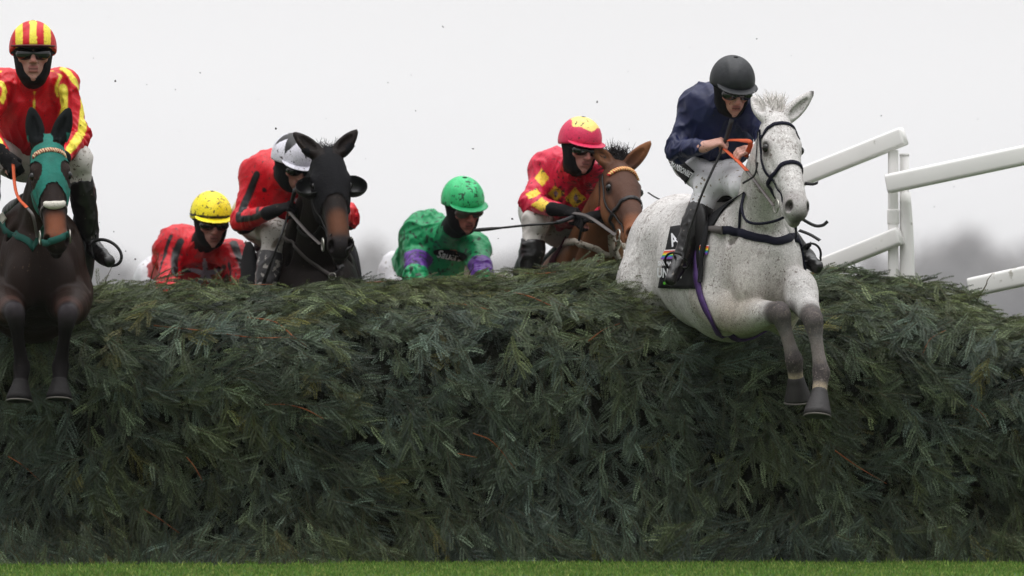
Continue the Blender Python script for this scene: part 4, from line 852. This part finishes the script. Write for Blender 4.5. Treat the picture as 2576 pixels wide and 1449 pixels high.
if want('T'):
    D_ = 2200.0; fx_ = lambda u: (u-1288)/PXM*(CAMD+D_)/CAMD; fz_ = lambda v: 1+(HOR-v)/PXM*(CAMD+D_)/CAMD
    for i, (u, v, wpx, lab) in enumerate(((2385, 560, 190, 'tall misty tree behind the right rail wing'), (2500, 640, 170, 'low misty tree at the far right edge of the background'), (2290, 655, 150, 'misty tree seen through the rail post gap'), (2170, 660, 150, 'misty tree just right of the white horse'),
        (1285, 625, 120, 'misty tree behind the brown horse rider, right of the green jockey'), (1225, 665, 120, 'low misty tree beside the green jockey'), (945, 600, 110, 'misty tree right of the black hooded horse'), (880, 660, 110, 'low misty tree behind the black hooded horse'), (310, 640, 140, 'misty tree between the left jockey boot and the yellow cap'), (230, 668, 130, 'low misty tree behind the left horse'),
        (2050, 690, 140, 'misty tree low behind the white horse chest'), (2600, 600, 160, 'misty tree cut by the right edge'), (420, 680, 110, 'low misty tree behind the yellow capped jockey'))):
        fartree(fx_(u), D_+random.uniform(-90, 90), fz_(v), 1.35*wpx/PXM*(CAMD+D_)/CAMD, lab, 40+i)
if want('H'):
    hz = bpy.data.materials.new('haze'); hz.use_nodes = True; n = hz.node_tree.nodes; n.remove(n['Principled BSDF']); pv = n.new('ShaderNodeVolumePrincipled'); pv.inputs['Color'].default_value = (.93, .93, .95, 1); pv.inputs['Density'].default_value = .00014; pv.inputs['Anisotropy'].default_value = .2
    hz.node_tree.links.new(pv.outputs[0], n['Material Output'].inputs['Volume'])
    x0, x1, y0_, y1_, z0, z1 = -2400, 2400, -60, 3200, -1.5, 90
    v = [(x0, y0_, z0), (x1, y0_, z0), (x1, y1_, z0), (x0, y1_, z0), (x0, y0_, z1), (x1, y0_, z1), (x1, y1_, z1), (x0, y1_, z1)]
    o = mk('haze', (np.array(v, float), [(0, 3, 2, 1), (4, 5, 6, 7), (0, 1, 5, 4), (1, 2, 6, 5), (2, 3, 7, 6), (3, 0, 4, 7)]), hz, smooth=False); tag(o, 'thin pale mist over the far side of the course', 'haze', kind='stuff')
# ================================================================== the other horses and riders
def stroke(v, c, srf, px, r, col, soft=.0025):
    q = crom(srf.hit(px), 4) if len(px) > 1 else srf.hit(px); 
    if len(q) == 1: q = np.vstack([q, q+1e-4])
    d = np.full(len(v), 9.0)
    for a, b in zip(q[:-1], q[1:]):
        ba = b-a; t = np.clip((v-a)@ba/max(ba@ba, 1e-9), 0, 1); d = np.minimum(d, np.linalg.norm(v-a-t[:, None]*ba, axis=1))
    w_ = (1-sstep(r-soft, r+soft, d))[:, None]; return c*(1-w_)+np.asarray(col)*w_
def diamond(v, c, srf, px, a, b, col, shear=0.0):
    q = srf.hit([px])[0]; x = (v[:, 0]-q[0])*PXM; z = (v[:, 2]-q[2])*PXM; x = x-shear*z; m = (np.abs(x)/a+np.abs(z)/b < 1) & (np.abs(v[:, 1]-q[1]) < .10); c = c.copy(); c[m] = col; return c
def armmask(v, J, i, r=.085):
    t, _, d = bonec(v, J['sh'][i], J['el'][i], A(0, -1, 0)); t2, _, d2 = bonec(v, J['el'][i], J['wr'][i], A(0, -1, 0)); return ((d < r) & (t > .08) & (t < 1.1)) | ((d2 < .075) & (t2 > -.1)), t, t2
RED = np.array(srgb(200, 10, 30)); YEL = np.array(srgb(238, 220, 72)); BLK = np.array(srgb(18, 17, 20)); WHT = np.array(srgb(214, 212, 222)); CRIM = np.array(srgb(208, 30, 66)); GRN = np.array(srgb(20, 140, 86)); PUR = np.array(srgb(92, 48, 138)); GOLD = np.array(srgb(232, 196, 60))
def tucked(B, sg, dx=0): return (B(.12, -.30, .16*sg), B(-.20, -.30, .13*sg), B(-.10, -.55, .12*sg), B(.0, -.66, .11*sg))
def beads(o, ca, cb, a0=-62, x0=.09, r0=.16):
    c = o.S.proj(np.array([o.HD(x0-.01*math.cos(R(a)), -.07+r0*math.cos(R(a)), r0*math.sin(R(a))) for a in np.linspace(a0, 62, 34)]), .006); c = crom(c, 1); g = o.S.grad(c); T = np.gradient(c, axis=0)
    m1, m2 = M('bead_light', ca, .5, .3), M('bead_dark', cb, .5, .3); pa, pb = [], []
    for i in range(1, len(c)-1):
        d = nrm(T[i]); bb = nrm(np.cross(d, g[i])); q = (c[i]-bb*.011-d*.004, c[i]+bb*.011+d*.006); (pa if i % 2 else pb).append(tube([q[0], q[1]], .0062, 6, 1))
    bw_ = mk('browband', ribbon(c, g, .020, .006), M('band_base', tuple(x*.6 for x in cb), .6, .3), o.root); mk('light_braid', join(pa), m1, bw_); mk('dark_braid', join(pb), m2, bw_)
def shell(o, name, keep, off, mat):
    v, f = o.vf; loc = (v-o.pl)/o.q; l = np.stack([loc@o.hx, loc@o.n, loc@o.r], 1); k = keep(l); ff = f[k[f].all(1)]; u, inv = np.unique(ff, return_inverse=True); ff = inv.reshape(ff.shape)
    vv = v[u]+o.S.N[u]*off; return mk(name, (vv, ff), mat, o.root)
def coatmat(name, rough=.5): return M(name, attr=True, rough=rough, spec=.10, var=.18, vs=6, bump=.3, bs=60, bstretch=(1, 1, .35), mud=.10, ms=70, mcol=srgb(80, 66, 54))
BAY = srgb(37, 25, 20)
if want('L'):
    B0 = P(98, 665, -.45); F = nrm(A(.13, -.97, .10))
    H = dict(B0=B0, F=F, pl=P(121, 348, -.86), mz=P(146, 606, -1.18), nf=A(.12, -.95, .4), ears=(P(173, 275, -.80), P(79, 273, -.80)), eop=(A(.0, -1, .1), A(.1, -1, .1)), hoof=M('black_hoof', srgb(20, 18, 18), .6, .15, bump=.3, bs=40), hd=1.0, L=.60, nw=.95, k=.95,
        fl=[(P(14, 770, -.62), P(38, 786, -.92), P(55, 925, -.86), P(48, 1008, -.92)), (P(176, 770, -.62), P(170, 790, -.92), P(152, 922, -.86), P(148, 1004, -.92))])
    def lb(o):
        L = []
        for el, kn, fe, to in H['fl']: L += [(kn, to, .10, .03, srgb(12, 9, 10), .97), (kn, kn, .06, .03, srgb(58, 52, 56), .7), (el*.4+kn*.6, el*.4+kn*.6, .06, .04, srgb(110, 78, 70), .5)]
        L += [(o.B(-.1, -.1), o.B(.1, -.5), .15, .1, srgb(30, 22, 20), .8), (o.HD(.45, -.03), o.HD(.53, -.04), .045, .02, srgb(120, 70, 48), .85), (o.HD(.58, -.09), o.HD(.62, -.13), .05, .02, srgb(28, 22, 24), .9), (o.HD(.2, -.02), o.HD(.38, -.02), .06, .03, srgb(36, 28, 26), .7)]
        return L
    o = horse('dark bay racehorse at the far left in a teal eye hood, forelegs over the fence', H, (coatmat('dark_bay_coat'), BAY), lb, h=.0072)
    tl = M('teal_hood', srgb(22, 104, 92), .65, .25, var=.25, vs=14, bump=.5, bs=35)
    def kp(l):
        x, y, z = l.T; az = np.abs(z); e = (x-.185)**2+(az-.085)**2*1.5+(y+.05)**2*.3
        return (x > -.035) & (y > -.20) & (x < .275+1.35*np.clip(az-.02, 0, .1)) & (e > .060**2) & ~((x < .03) & (az > .022) & (y > -.05) & (np.abs(az-.055) < .03))
    shell(o, 'eye_hood', kp, .006, tl)
    for sg in (-1, 1): shell(o, 'ear_cover', lambda l: (l[:, 0] < .02) & (l[:, 1] > -.03+l[:, 0]*0) & (l[:, 2]*sg > .015) & (l[:, 0] < .015), .005, M('ear_cloth', srgb(20, 23, 24), .9, .1, bump=.4, bs=140))
    beads(o, srgb(215, 190, 150), srgb(130, 40, 34)); br = bridle(o, m_leather, brow=False, nose=False, bits=(-1, 1))
    fl = [o.HD(.405, -.02, .035*math.sin(t)+0) for t in (0,)]; sp = []
    for k in range(9):
        a = -1.4+2.8*k/8; sp.append(o.S.proj(o.HD(.375+.025*math.cos(a*1.1), .0-.0, .045*math.sin(a))[None], .012)[0])
    mk('sheepskin_roll', tube(sp, [.012, .018, .021, .018, .012], 10, 3), M('white_fleece', srgb(205, 200, 190), .95, .1, bump=1, bs=90, var=.2), o.root)
    mk('noseband', strap(o.S, [o.HD(.44, -.16, .09), o.HD(.40, -.10, .1), o.HD(.385, -.03, .05), o.HD(.38, -.0, 0), o.HD(.385, -.03, -.05), o.HD(.40, -.10, -.1), o.HD(.44, -.16, -.09)], .014, .006, .005), m_taupe, o.root)
    mk('breast_band', strap(o.S, [(-12, 520), (8, 560), (30, 590), (70, 606), (110, 610), (150, 600), (170, 588)], .034, .007, .006), M('teal_webbing', srgb(14, 70, 62), .8, .3), o.root)
    mk('breast_buckle', strap(o.S, [(-5, 532), (16, 560)], .036, .014, .006), M('buckle_plate', srgb(170, 168, 155), .4, .4, metal=.5), o.root)
    sd_ = SDF(); sd_.chain([o.B(.30, .385), o.B(.42, .355), o.B(.60, .345), o.B(.76, .40)], [.035, .05, .065, .045], .03, (o.Sd, 2.1))
    for sg in (-1, 1): sd_.ell(o.B(.38, .14, .26*sg), (.14, .06, .24), [o.F, o.Sd, o.U], .05)
    mk('saddle', sd_.mesh(.008), m_leather, o.root)
    J = dict(O=P(83, 138, -.40), look=(4, -2, 0), hs=1.12, peak=-.05, pel=P(72, 392, .12), nb=P(83, 208, -.16), sh=[P(4, 212, -.16), P(158, 212, -.16)], el=[P(-38, 318, -.42), P(194, 342, -.24)], wr=[P(8, 390, -.72), P(150, 408, -.52)],
        kn=[P(-26, 392, -.30), P(194, 398, -.28)], an=[P(-38, 600, -.14), P(226, 604, -.14)], to=[P(-72, 642, -.30), P(270, 640, -.34)], gloves=True, breech=m_cream, seed=2, hem=.07,
        hand=[(A(.55, -.25, -.65), A(.3, .6, -.7), A(.3, .6, .3)), (A(-.55, -.2, -.6), A(-.2, .6, -.7), A(0, .6, .6))], skin=srgb(178, 130, 118))
    def shirtL(v, m, J):
        c = np.tile(RED, (len(v), 1)); T = m.T
        for px, r in (([(0, 180), (34, 169)], .006), ([(126, 171), (153, 191)], .006), ([(153, 191), (142, 218), (144, 241)], .0075), ([(160, 173), (186, 200), (203, 240), (208, 290), (207, 332)], .021), ([(158, 222), (160, 254), (158, 290), (153, 318)], .022), ([(200, 340), (176, 376)], .021), ([(0, 208), (12, 228), (4, 256)], .014), ([(-6, 345), (6, 372)], .015), ([(87, 232), (86, 262), (80, 300), (74, 340)], .006)): c = stroke(v, c, T, px, r, YEL)
        return c
    m = jockey('man in red silks with yellow striped sleeves and striped cap, riding the teal hooded horse', J, (silk('red_yellow_silk', .12, 60), shirtL), (silk('striped_cap', .1, 60), cappaint('stripes', YEL, RED), M('dark_peak', attr=True, rough=.5, var=.1), np.array(srgb(70, 12, 24))))
    mk('rein_grip', freestrap([m.grip[0]+A(0, -.03, .03), P(38, 470, -.85), P(48, 500, -.98), P(68, 522, -1.05)], .016, .006, (.3, -1, .3)), m_orange, o.root)
    mk('rein_leather', freestrap([P(68, 522, -1.05), P(84, 545, -1.08), o.HD(.49, -.13, .085)], .015, .005, (.3, -1, .3)), m_taupe, o.root)
    for i, (a_, t_) in enumerate(zip(J['an'], J['to'])):
        c_ = a_*.4+t_*.6; dd = nrm(t_-a_); xx = nrm(np.cross(dd, A(0, 0, 1))); zz = np.cross(xx, dd); sp_ = thing('stirrup', wloc(o.root), None, None); sp_.parent = o.root; sp_.location = (0, 0, 0)
        ir = [c_+A(.03, 0, -.02)+nrm(A(1, -.3, -.45))*.085*math.cos(t)+A(.25, 0, .9)*.062*math.sin(t) for t in np.linspace(0, 2*math.pi, 20)]; mk('stirrup_iron', tube(ir, .0085, 6, 2), m_leather, sp_)
        mk('stirrup_leather', freestrap([c_+A(-.02, 0, .08), o.B(.42, .05, .31 if i == 0 else -.31)], .026, .005, (1, -.2, 0)), m_leather, sp_)
if want('D'):
    B0 = P(806, 748, 1.25); F = nrm(A(.30, -.93, .16)); BL = srgb(27, 21, 19)
    H = dict(B0=B0, F=F, pl=P(826, 378, .72), mz=P(862, 618, .36), nf=A(.16, -.95, .4), ears=(P(898, 328, .80), P(739, 334, .80)), eop=(A(-.1, -1, .2), A(.3, -1, .2)), hd=1.2, L=.61, nw=1.25, k=1.10); tmp = lambda s, z, r=0.0: B0-F*s+A(0, 0, 1)*z+np.cross(F, A(0, 0, 1))*r
    H['fl'] = [tucked(tmp, 1), tucked(tmp, -1)]
    def db(o): return [(o.HD(.42, -.02), o.HD(.47, -.03), .050, .03, srgb(96, 58, 38), .85), (o.HD(.57, -.06), o.HD(.63, -.14), .055, .02, srgb(32, 28, 30), .9)]
    o = horse('almost black racehorse with black hood and blinkers rising behind the fence', H, (coatmat('black_brown_coat', .5), BL), db, h=.0085)
    hood = M('black_hood_cloth', srgb(18, 18, 21), .8, .12, var=.2, bump=.4, bs=60)
    shell(o, 'blinker_hood', lambda l: (l[:, 0] > -.04) & (l[:, 0] < .29+1.0*np.clip(np.abs(l[:, 2])-.03, 0, .1)) & (l[:, 1] > -.24) & ~((l[:, 0] < .03) & (np.abs(np.abs(l[:, 2])-.055) < .032) & (l[:, 1] > -.045)), .006, hood)
    cupm = M('blinker_cup', srgb(18, 18, 20), .35, .5, var=.1)
    for sg in (-1, 1):
        C = SDF(); c0 = o.HD(.185, -.055, .112*sg); ax_ = [o.hx, nrm(o.n*.8+o.r*.6*sg), nrm(o.r*sg*.8-o.n*.6)]
        C.ell(c0, (.056, .072, .066), [o.hx, o.r, o.n], .004); C.ell(c0+o.n*.014+o.r*sg*.004, (.051, .066, .066), [o.hx, o.r, o.n], .004, -1); C.plane(c0+o.n*.022-o.r*.0, nrm(-o.n)); mk('blinker_cup', C.mesh(.004), cupm, o.root)
    bridle(o, m_leather, brow=False, nose=False)
    rts, ds, Ls = [], [], []
    for i in range(70): rts.append(o.HD(-.03, -.03, rng.normal(0, .03))); ds.append(A(rng.normal(0, .6), 0, .5)); Ls.append(.03+.04*rng.random())
    mk('forelock', hairs(rts, ds, Ls, .003, 5, .4, .5), M('black_mane', srgb(28, 24, 24), .6, .3), o.root)
    x_ = lambda x, y: (532+x*.2687, 314.5+y*.2687)      # helper for positions measured on an enlargement
    mk('breastplate', strap(o.S, [(713, 588), (730, 606), (748, 625), (785, 660), (820, 686), (836, 694)], .020, .006, .006), m_taupe, o.root)
    mk('breastplate', strap(o.S, [(836, 694), (855, 672), (875, 640), (890, 615), (886, 600)], .017, .006, .006), m_leather, o.root)
    mk('neck_strap', strap(o.S, [(748, 520), (750, 560), (752, 574), (790, 590), (835, 592)], .012, .006, .005), m_leather, o.root)
    q0 = o.S.hit([(836, 695)])[0]; mk('breast_ring', tube([q0+A(math.cos(t)*.018, -.015, math.sin(t)*.018) for t in np.linspace(0, 6.283, 15)], .003, 6, 1), m_metal, o.root)
    sd_ = SDF(); sd_.chain([o.B(.30, .385), o.B(.42, .355), o.B(.60, .345), o.B(.76, .40)], [.035, .05, .065, .045], .03, (o.Sd, 2.1))
    for sg in (-1, 1): sd_.ell(o.B(.30, .10, .25*sg), (.12, .04, .24), [o.F, o.Sd, o.U], .05)
    mk('saddle', sd_.mesh(.008), m_cloth, o.root); mk('girth', strap(o.S, [(690, 640), (684, 680), (680, 720)], .03, .02, .006), M('blue_girth', srgb(60, 56, 140), .6, .3), o.root)
    J = dict(O=P(737, 412, 1.02), look=(30, 24, 0), hs=1.03, pel=P(668, 556, 1.72), nb=P(714, 436, 1.28), sh=[P(645, 436, 1.40), P(795, 462, 1.18)], el=[P(612, 556, 1.32), P(872, 545, 1.25)], wr=[P(686, 532, 1.02), P(850, 530, 1.0)],
        kn=[P(694, 586, 1.24), P(812, 620, 1.75)], an=[P(664, 740, 1.20), P(850, 800, 1.9)], to=[P(648, 790, 1.08), P(860, 840, 1.8)], gloves=True, breech=m_cream, seed=5, hem=.04, boot=M('splashed_boot', srgb(60, 58, 60), .35, .5, var=.4, vs=8, mud=.7, ms=30, mcol=srgb(170, 164, 158), bump=.3),
        hand=[(A(.85, -.3, .30), A(.1, .5, -.8), A(.1, .8, .6)), (A(-.8, -.3, -.1), A(0, .5, -.8), A(0, .8, .6))], skin=srgb(184, 132, 118))
    def shirtD(v, m, J):
        c = np.tile(RED, (len(v), 1)); T = m.T
        for px, r in (([(646, 440), (630, 480), (613, 518), (600, 550)], .021), ([(600, 552), (642, 546), (684, 522)], .018), ([(665, 478), (648, 531)], .013), ([(593, 590), (640, 585), (690, 552)], .026)): c = stroke(v, c, T, px, r, BLK)
        k, t, t2 = armmask(v, J, 1); _, an_, _ = bonec(v, J['sh'][1], J['el'][1], A(0, -1, 0)); c[k & (np.abs(an_-40) < 22)] = BLK
        c = stroke(v, c, T, [(746, 504), (756, 506)], .012, WHT); return c
    m = jockey('man in red silks with black striped sleeves and white cap with black star', J, (silk('red_black_silk', .3, 60), shirtD), (silk('white_star_cap', .30, 50), cappaint('star', WHT, BLK), silk('white_peak', .1), WHT))
    g0 = m.grip[0]; b0 = o.HD(.49, -.13, .085); mk('rein_leather', freestrap([g0+A(-.005, -.03, .0), g0*.45+b0*.55+A(0, 0, -.01), b0], .019, .005, (.3, -1, .4)), m_taupe, o.root)
    whip('black whip held down by the rider in the white and black cap', [P(742, 478, .86), g0+A(0, -.01, 0), P(708, 590, .88), P(686, 650, .90), P(664, 708, .92)], .22)
if want('B'):
    B0 = P(1506, 742, 1.45); F = nrm(A(.33, -.88, .34)); tmp = lambda s, z, r=0.0: B0-F*s+A(0, 0, 1)*z+np.cross(F, A(0, 0, 1))*r
    H = dict(B0=B0, F=F, pl=P(1562, 405, .95), mz=P(1620, 590, .48), nf=A(.36, -.75, .55), ears=(P(1638, 356, .92), P(1492, 369, .98)), eop=(A(.1, -1, .3), A(.4, -1, .2)), hd=1.2, L=.585, nw=1.25, fl=[tucked(tmp, 1), tucked(tmp, -1)])
    def bb(o): return [(o.HD(.08, -.02), o.HD(.38, -.03), .12, .05, srgb(66, 46, 40), .85), (o.HD(.50, -.05, .03), o.HD(.50, -.05, -.03), .06, .03, srgb(128, 78, 52), .8), (o.HD(.58, -.07), o.HD(.62, -.12), .05, .02, srgb(58, 44, 42), .8), (o.B(-.1, -.05, .0), o.B(-.1, -.4, 0), .16, .1, srgb(84, 54, 42), .6), (o.HD(.05, -.3), o.B(-.1, .1), .07, .05, srgb(78, 50, 38), .5)]
    o = horse('bright bay racehorse with red and yellow braided browband, behind the grey horse', H, (coatmat('bright_bay_coat'), srgb(126, 84, 58)), bb, h=.0085)
    beads(o, srgb(225, 205, 130), srgb(176, 34, 36), a0=-60, x0=.115, r0=.115); bridle(o, m_leather, brow=False)
    rts, ds, Ls = [], [], []
    for i in range(620): t = rng.random(); rts.append(o.HD(-.03-.03*t, -.02, rng.normal(0, .038))); ds.append(nrm(A(rng.normal(-.2, .45), .2, .8))); Ls.append(.04+.07*rng.random())
    mk('forelock', hairs(rts, ds, Ls, .004, 6, 1.5, 1.3), M('dark_mane', srgb(46, 40, 42), .6, .3, var=.4), o.root)
    rts, ds, Ls = [], [], []
    for i in range(200): t = rng.random(); p = o.HD(-.02, -.06)*(1-t)+o.B(.28, .32)*t; rts.append(o.S.proj(p[None]+A(0, .05, .03))[0]); ds.append(A(-.6, .3, .1)); Ls.append(.07+.06*rng.random())
    mk('mane', hairs(rts, ds, Ls, .006, 6, 1.2, .5), M('dark_mane_crest', srgb(56, 50, 50), .6, .3, var=.4), o.root)
    mk('breast_band', strap(o.S, [(1404, 616), (1432, 609), (1465, 614), (1500, 624), (1540, 630), (1578, 626), o.B(.1, .05, -.28)], .036, .007, .007), M('muddy_white_band', srgb(190, 182, 170), .8, .2, var=.2, mud=.6, ms=60, mcol=srgb(90, 72, 58)), o.root)
    sd_ = SDF(); sd_.chain([o.B(.30, .385), o.B(.42, .355), o.B(.60, .345), o.B(.76, .40)], [.035, .05, .065, .045], .03, (o.Sd, 2.1))
    for sg in (-1, 1): sd_.ell(o.B(.38, .12, .25*sg), (.15, .05, .24), [o.F, o.Sd, o.U], .05)
    mk('saddle', sd_.mesh(.008), m_leather, o.root); mk('saddle_cloth', strap(o.S, [(1426, 600), (1404, 640), (1390, 680), (1385, 720)], .05, .012, .008), M('maroon_cloth', srgb(64, 18, 30), .8, .2), o.root)
    J = dict(O=P(1459, 370, 1.05), look=(24, 12, 3), hs=1.03, pel=P(1392, 548, 1.78), nb=P(1446, 428, 1.32), sh=[P(1372, 424, 1.45), P(1518, 440, 1.22)], el=[P(1340, 512, 1.28), P(1548, 520, 1.15)], wr=[P(1404, 528, .98), P(1505, 545, .95)],
        kn=[P(1348, 556, 1.25), P(1530, 610, 1.75)], an=[P(1330, 694, 1.22), P(1580, 760, 1.9)], to=[P(1312, 738, 1.10), P(1590, 790, 1.8)], gloves=True, breech=m_cream, seed=8, hem=.04,
        hand=[(A(.9, -.25, -.12), A(.0, .5, -.8), A(.1, .8, .6)), (A(-.8, -.3, -.1), A(0, .5, -.8), A(0, .8, .6))], skin=srgb(188, 128, 122))
    def shirtR(v, m, J):
        c = np.tile(CRIM*.95, (len(v), 1)); T = m.T
        for px, a, b, s_ in (((1363, 447), 19, 25, 0), ((1341, 487), 20, 15, .6), ((1363, 515), 27, 19, 0), ((1398, 487), 22, 22, .0), ((1447, 499), 28, 26, 0)): c = diamond(v, c, T, px, a, b, GOLD, s_)
        for px, a, b in (((1398, 487), 6, 10), ((1449, 499), 6, 12)): c = diamond(v, c, T, px, a, b, np.array(srgb(150, 130, 150)))
        return c
    m = jockey('man in crimson silks with yellow diamonds and crimson cap, riding the bright bay horse', J, (silk('crimson_silk', .42, 55), shirtR), (silk('crimson_cap', .35, 50), cappaint('top', np.array(srgb(206, 44, 84)), np.array(srgb(240, 214, 120))), silk('crimson_peak', .1), np.array(srgb(206, 44, 84))))
    g0 = m.grip[0]; b0 = o.HD(.49, -.13, .085); mk('rein_leather', freestrap([g0+A(-.01, -.03, .02), P(1480, 545, .82), b0], .020, .005, (.3, -1, .4)), m_taupe, o.root)
    mk('strap_end', freestrap([P(1464, 548, .86), P(1462, 575, .86), P(1456, 606, .9)], .014, .004), m_leather, o.root); mk('strap_end', freestrap([P(1630, 484, .7), P(1645, 494, .6), P(1663, 503, .5)], .008, .004), m_leather, o.root)
    whip('long black whip pointing left from the gloved hand of the crimson rider', [g0+A(.03, -.01, .01), P(1400, 560, .86), P(1330, 566, .84), P(1262, 573, .80), P(1206, 578, .78)], .3)
if want('Y'):
    B0 = P(560, 985, 2.3); F = nrm(A(.30, -.93, .2)); tmp = lambda s, z, r=0.0: B0-F*s+A(0, 0, 1)*z+np.cross(F, A(0, 0, 1))*r
    H = dict(B0=B0, F=F, pl=P(628, 722, 1.95), mz=P(660, 930, 1.6), nf=A(.1, -.9, .5), ears=(P(668, 640, 2.0), P(619, 601, 2.0)), eop=(A(.3, -1, .2), A(-.8, -.6, .0)), hd=.5, fl=[tucked(tmp, 1), tucked(tmp, -1)])
    o = horse('brown racehorse low behind the fence with only a dark ear showing', H, (coatmat('brown_coat'), srgb(74, 50, 40)), [], h=.013); bridle(o, m_leather)
    J = dict(O=P(531, 556, 1.72), look=(14, 14, 0), hs=1.03, pel=P(424, 716, 2.60), nb=P(508, 622, 2.02), sh=[P(436, 626, 2.15), P(586, 640, 1.95)], el=[P(424, 722, 1.92), P(618, 724, 1.72)], wr=[P(520, 790, 1.6), P(590, 800, 1.5)],
        kn=[P(470, 830, 2.0), P(640, 850, 1.9)], an=[P(450, 990, 2.2), P(640, 1010, 2.1)], to=[P(440, 1020, 2.05), P(650, 1040, 1.95)], gloves=True, seed=12, hem=-.01, skin=srgb(186, 140, 130),
        hand=[(A(.8, -.3, -.3), A(.0, .5, -.8), A(.1, .8, .6)), (A(-.6, -.3, -.3), A(0, .5, -.8), A(0, .8, .6))])
    def shirtY(v, m, J):
        c = np.tile(RED*.95, (len(v), 1)); T = m.T
        for px, r in (([(430, 594), (414, 640), (400, 690)], .011), ([(454, 609), (441, 644), (440, 690)], .022), ([(588, 612), (606, 653), (618, 686)], .022), ([(574, 664), (586, 710)], .012), ([(462, 682), (480, 680)], .014), ([(550, 676), (566, 672)], .014)): c = stroke(v, c, T, px, r, BLK)
        q = T.hit([(517, 690)])[0]; x = (v[:, 0]-q[0])*PXM; z = (v[:, 2]-q[2])*PXM; a = np.arctan2(x, z); rr = np.hypot(x, z); t = np.abs((a/(2*math.pi)*5) % 1-.5)*2; c[(rr < 13+36*t**2.2) & (np.abs(v[:, 1]-q[1]) < .15)] = np.array(srgb(188, 184, 204)); return c
    jockey('man in muddy red silks with a white star on the chest and speckled yellow cap', J, (silk('muddy_red_silk', .45, 55), shirtY), (silk('yellow_cap', .62, 60), cappaint('band', np.array(srgb(244, 226, 40)), BLK), silk('yellow_peak', .1), np.array(srgb(244, 226, 40))))
if want('N'):
    B0 = P(1150, 1000, 2.3); F = nrm(A(.30, -.93, .2)); tmp = lambda s, z, r=0.0: B0-F*s+A(0, 0, 1)*z+np.cross(F, A(0, 0, 1))*r
    H = dict(B0=B0, F=F, pl=P(1215, 745, 1.9), mz=P(1250, 950, 1.55), nf=A(.1, -.9, .5), ears=(P(1262, 690, 1.9), P(1173, 664, 1.95)), eop=(A(.3, -1, .2), A(-.6, -.8, .0)), hd=.5, fl=[tucked(tmp, 1), tucked(tmp, -1)])
    o = horse('pale racehorse low behind the fence with one cream ear tip showing', H, (coatmat('pale_coat'), srgb(196, 180, 170)), [], h=.013); bridle(o, m_leather)
    J = dict(O=P(1165, 520, 1.62), look=(24, 20, -4), hs=1.04, pel=P(1032, 712, 2.58), nb=P(1132, 592, 1.98), sh=[P(1052, 596, 2.15), P(1196, 622, 1.88)], el=[P(1046, 700, 1.9), P(1218, 708, 1.62)], wr=[P(1110, 790, 1.6), P(1190, 800, 1.5)],
        kn=[P(1060, 830, 2.0), P(1240, 850, 1.9)], an=[P(1050, 990, 2.2), P(1240, 1010, 2.1)], to=[P(1040, 1020, 2.05), P(1250, 1040, 1.95)], gloves=True, seed=15, hem=-.01, skin=srgb(184, 118, 104), gog=M('smoky_lens', srgb(90, 78, 70), .15, .6, var=.3),
        hand=[(A(.8, -.3, -.3), A(.0, .5, -.8), A(.1, .8, .6)), (A(-.6, -.3, -.3), A(0, .5, -.8), A(0, .8, .6))])
    def shirtG(v, m, J):
        c = np.tile(GRN, (len(v), 1))
        for i, (a, b) in ((0, (.50, .86)), (1, (.52, .98))): k, t, t2 = armmask(v, J, i); c[k & (t > a) & (t < b)] = PUR
        return c
    m = jockey('man in mud splashed green silks with purple armbands and green cap', J, (silk('green_silk', .55, 38, mcol=srgb(24, 44, 34)), shirtG), (silk('green_cap', .62, 46, mcol=srgb(20, 50, 36)), lambda l: np.tile(np.array(srgb(50, 184, 114)), (len(l), 1)), silk('green_peak', .1), np.array(srgb(36, 150, 96))))
    a = np.linspace(0, 2*math.pi, 25)[:-1]; bk = mk('logo_backing', decal(m.T, (np.stack([np.cos(a)*.088, np.sin(a)*.026, a*0], 1), [tuple(range(24))]), (1134, 640), -10, .006), m_hood, m.root, smooth=False)
    mk('lettering', decal(m.T, textmesh('Sauers', .056, .35, .78, .0012), (1130, 640), -10, .012), m_lettering, bk, smooth=False)
# ------------------------------------------------------------------ clods of mud thrown up by the hooves
if want('M'):
    r = np.random.default_rng(5); m_clod = M('mud_clod', srgb(44, 38, 34), .9, .1, var=.3)
    pts = [(1114, 67, 3.0), (291, 203, 4.5), (235, 146, 1.5), (1903, 98, 2.2), (1503, 257, 3.6), (1288, 550, 4.6), (695, 324, 4.2), (503, 183, 2.0), (273, 44, 1.2), (976, 207, 1.8), (1046, 279, 2.0), (1034, 189, 1.5), (1190, 375, 3.4), (820, 298, 1.6), (369, 213, 1.5), (441, 225, 1.8), (232, 492, 4.4), (286, 583, 2), (2217, 291, 2.2), (2350, 520, 1.6), (2400, 470, 1.6), (1990, 140, 1.4), (1735, 120, 1.2), (1583, 325, 1.5), (1330, 640, 2.4), (1253, 600, 2), (960, 640, 1.6), (342, 652, 4), (316, 632, 2.4), (272, 606, 1.8), (1415, 1445, 1), (300, 690, 2), (250, 560, 1.6), (450, 330, 1.3), (650, 250, 1.2), (920, 400, 1.4), (1240, 640, 1.6), (1580, 180, 1.2), (2140, 120, 1.2), (2460, 300, 1.4)]
    for i, (u, v, s_) in enumerate(pts):
        if v > 1400: continue
        c = P(u, v, r.uniform(-1.2, 1.6)); S_ = SDF(); q = s_/PXM*.62
        for k in range(3): S_.ell(c+r.normal(0, q*.5, 3), tuple(q*r.uniform(.5, 1.0, 3)), None, q*.3)
        o_ = mk('mud_clod', S_.mesh(q*.35), m_clod, loc=c); tag(o_, 'small dark clod of mud flying in the air above the fence', 'mud clod', 'clods of mud in the air')
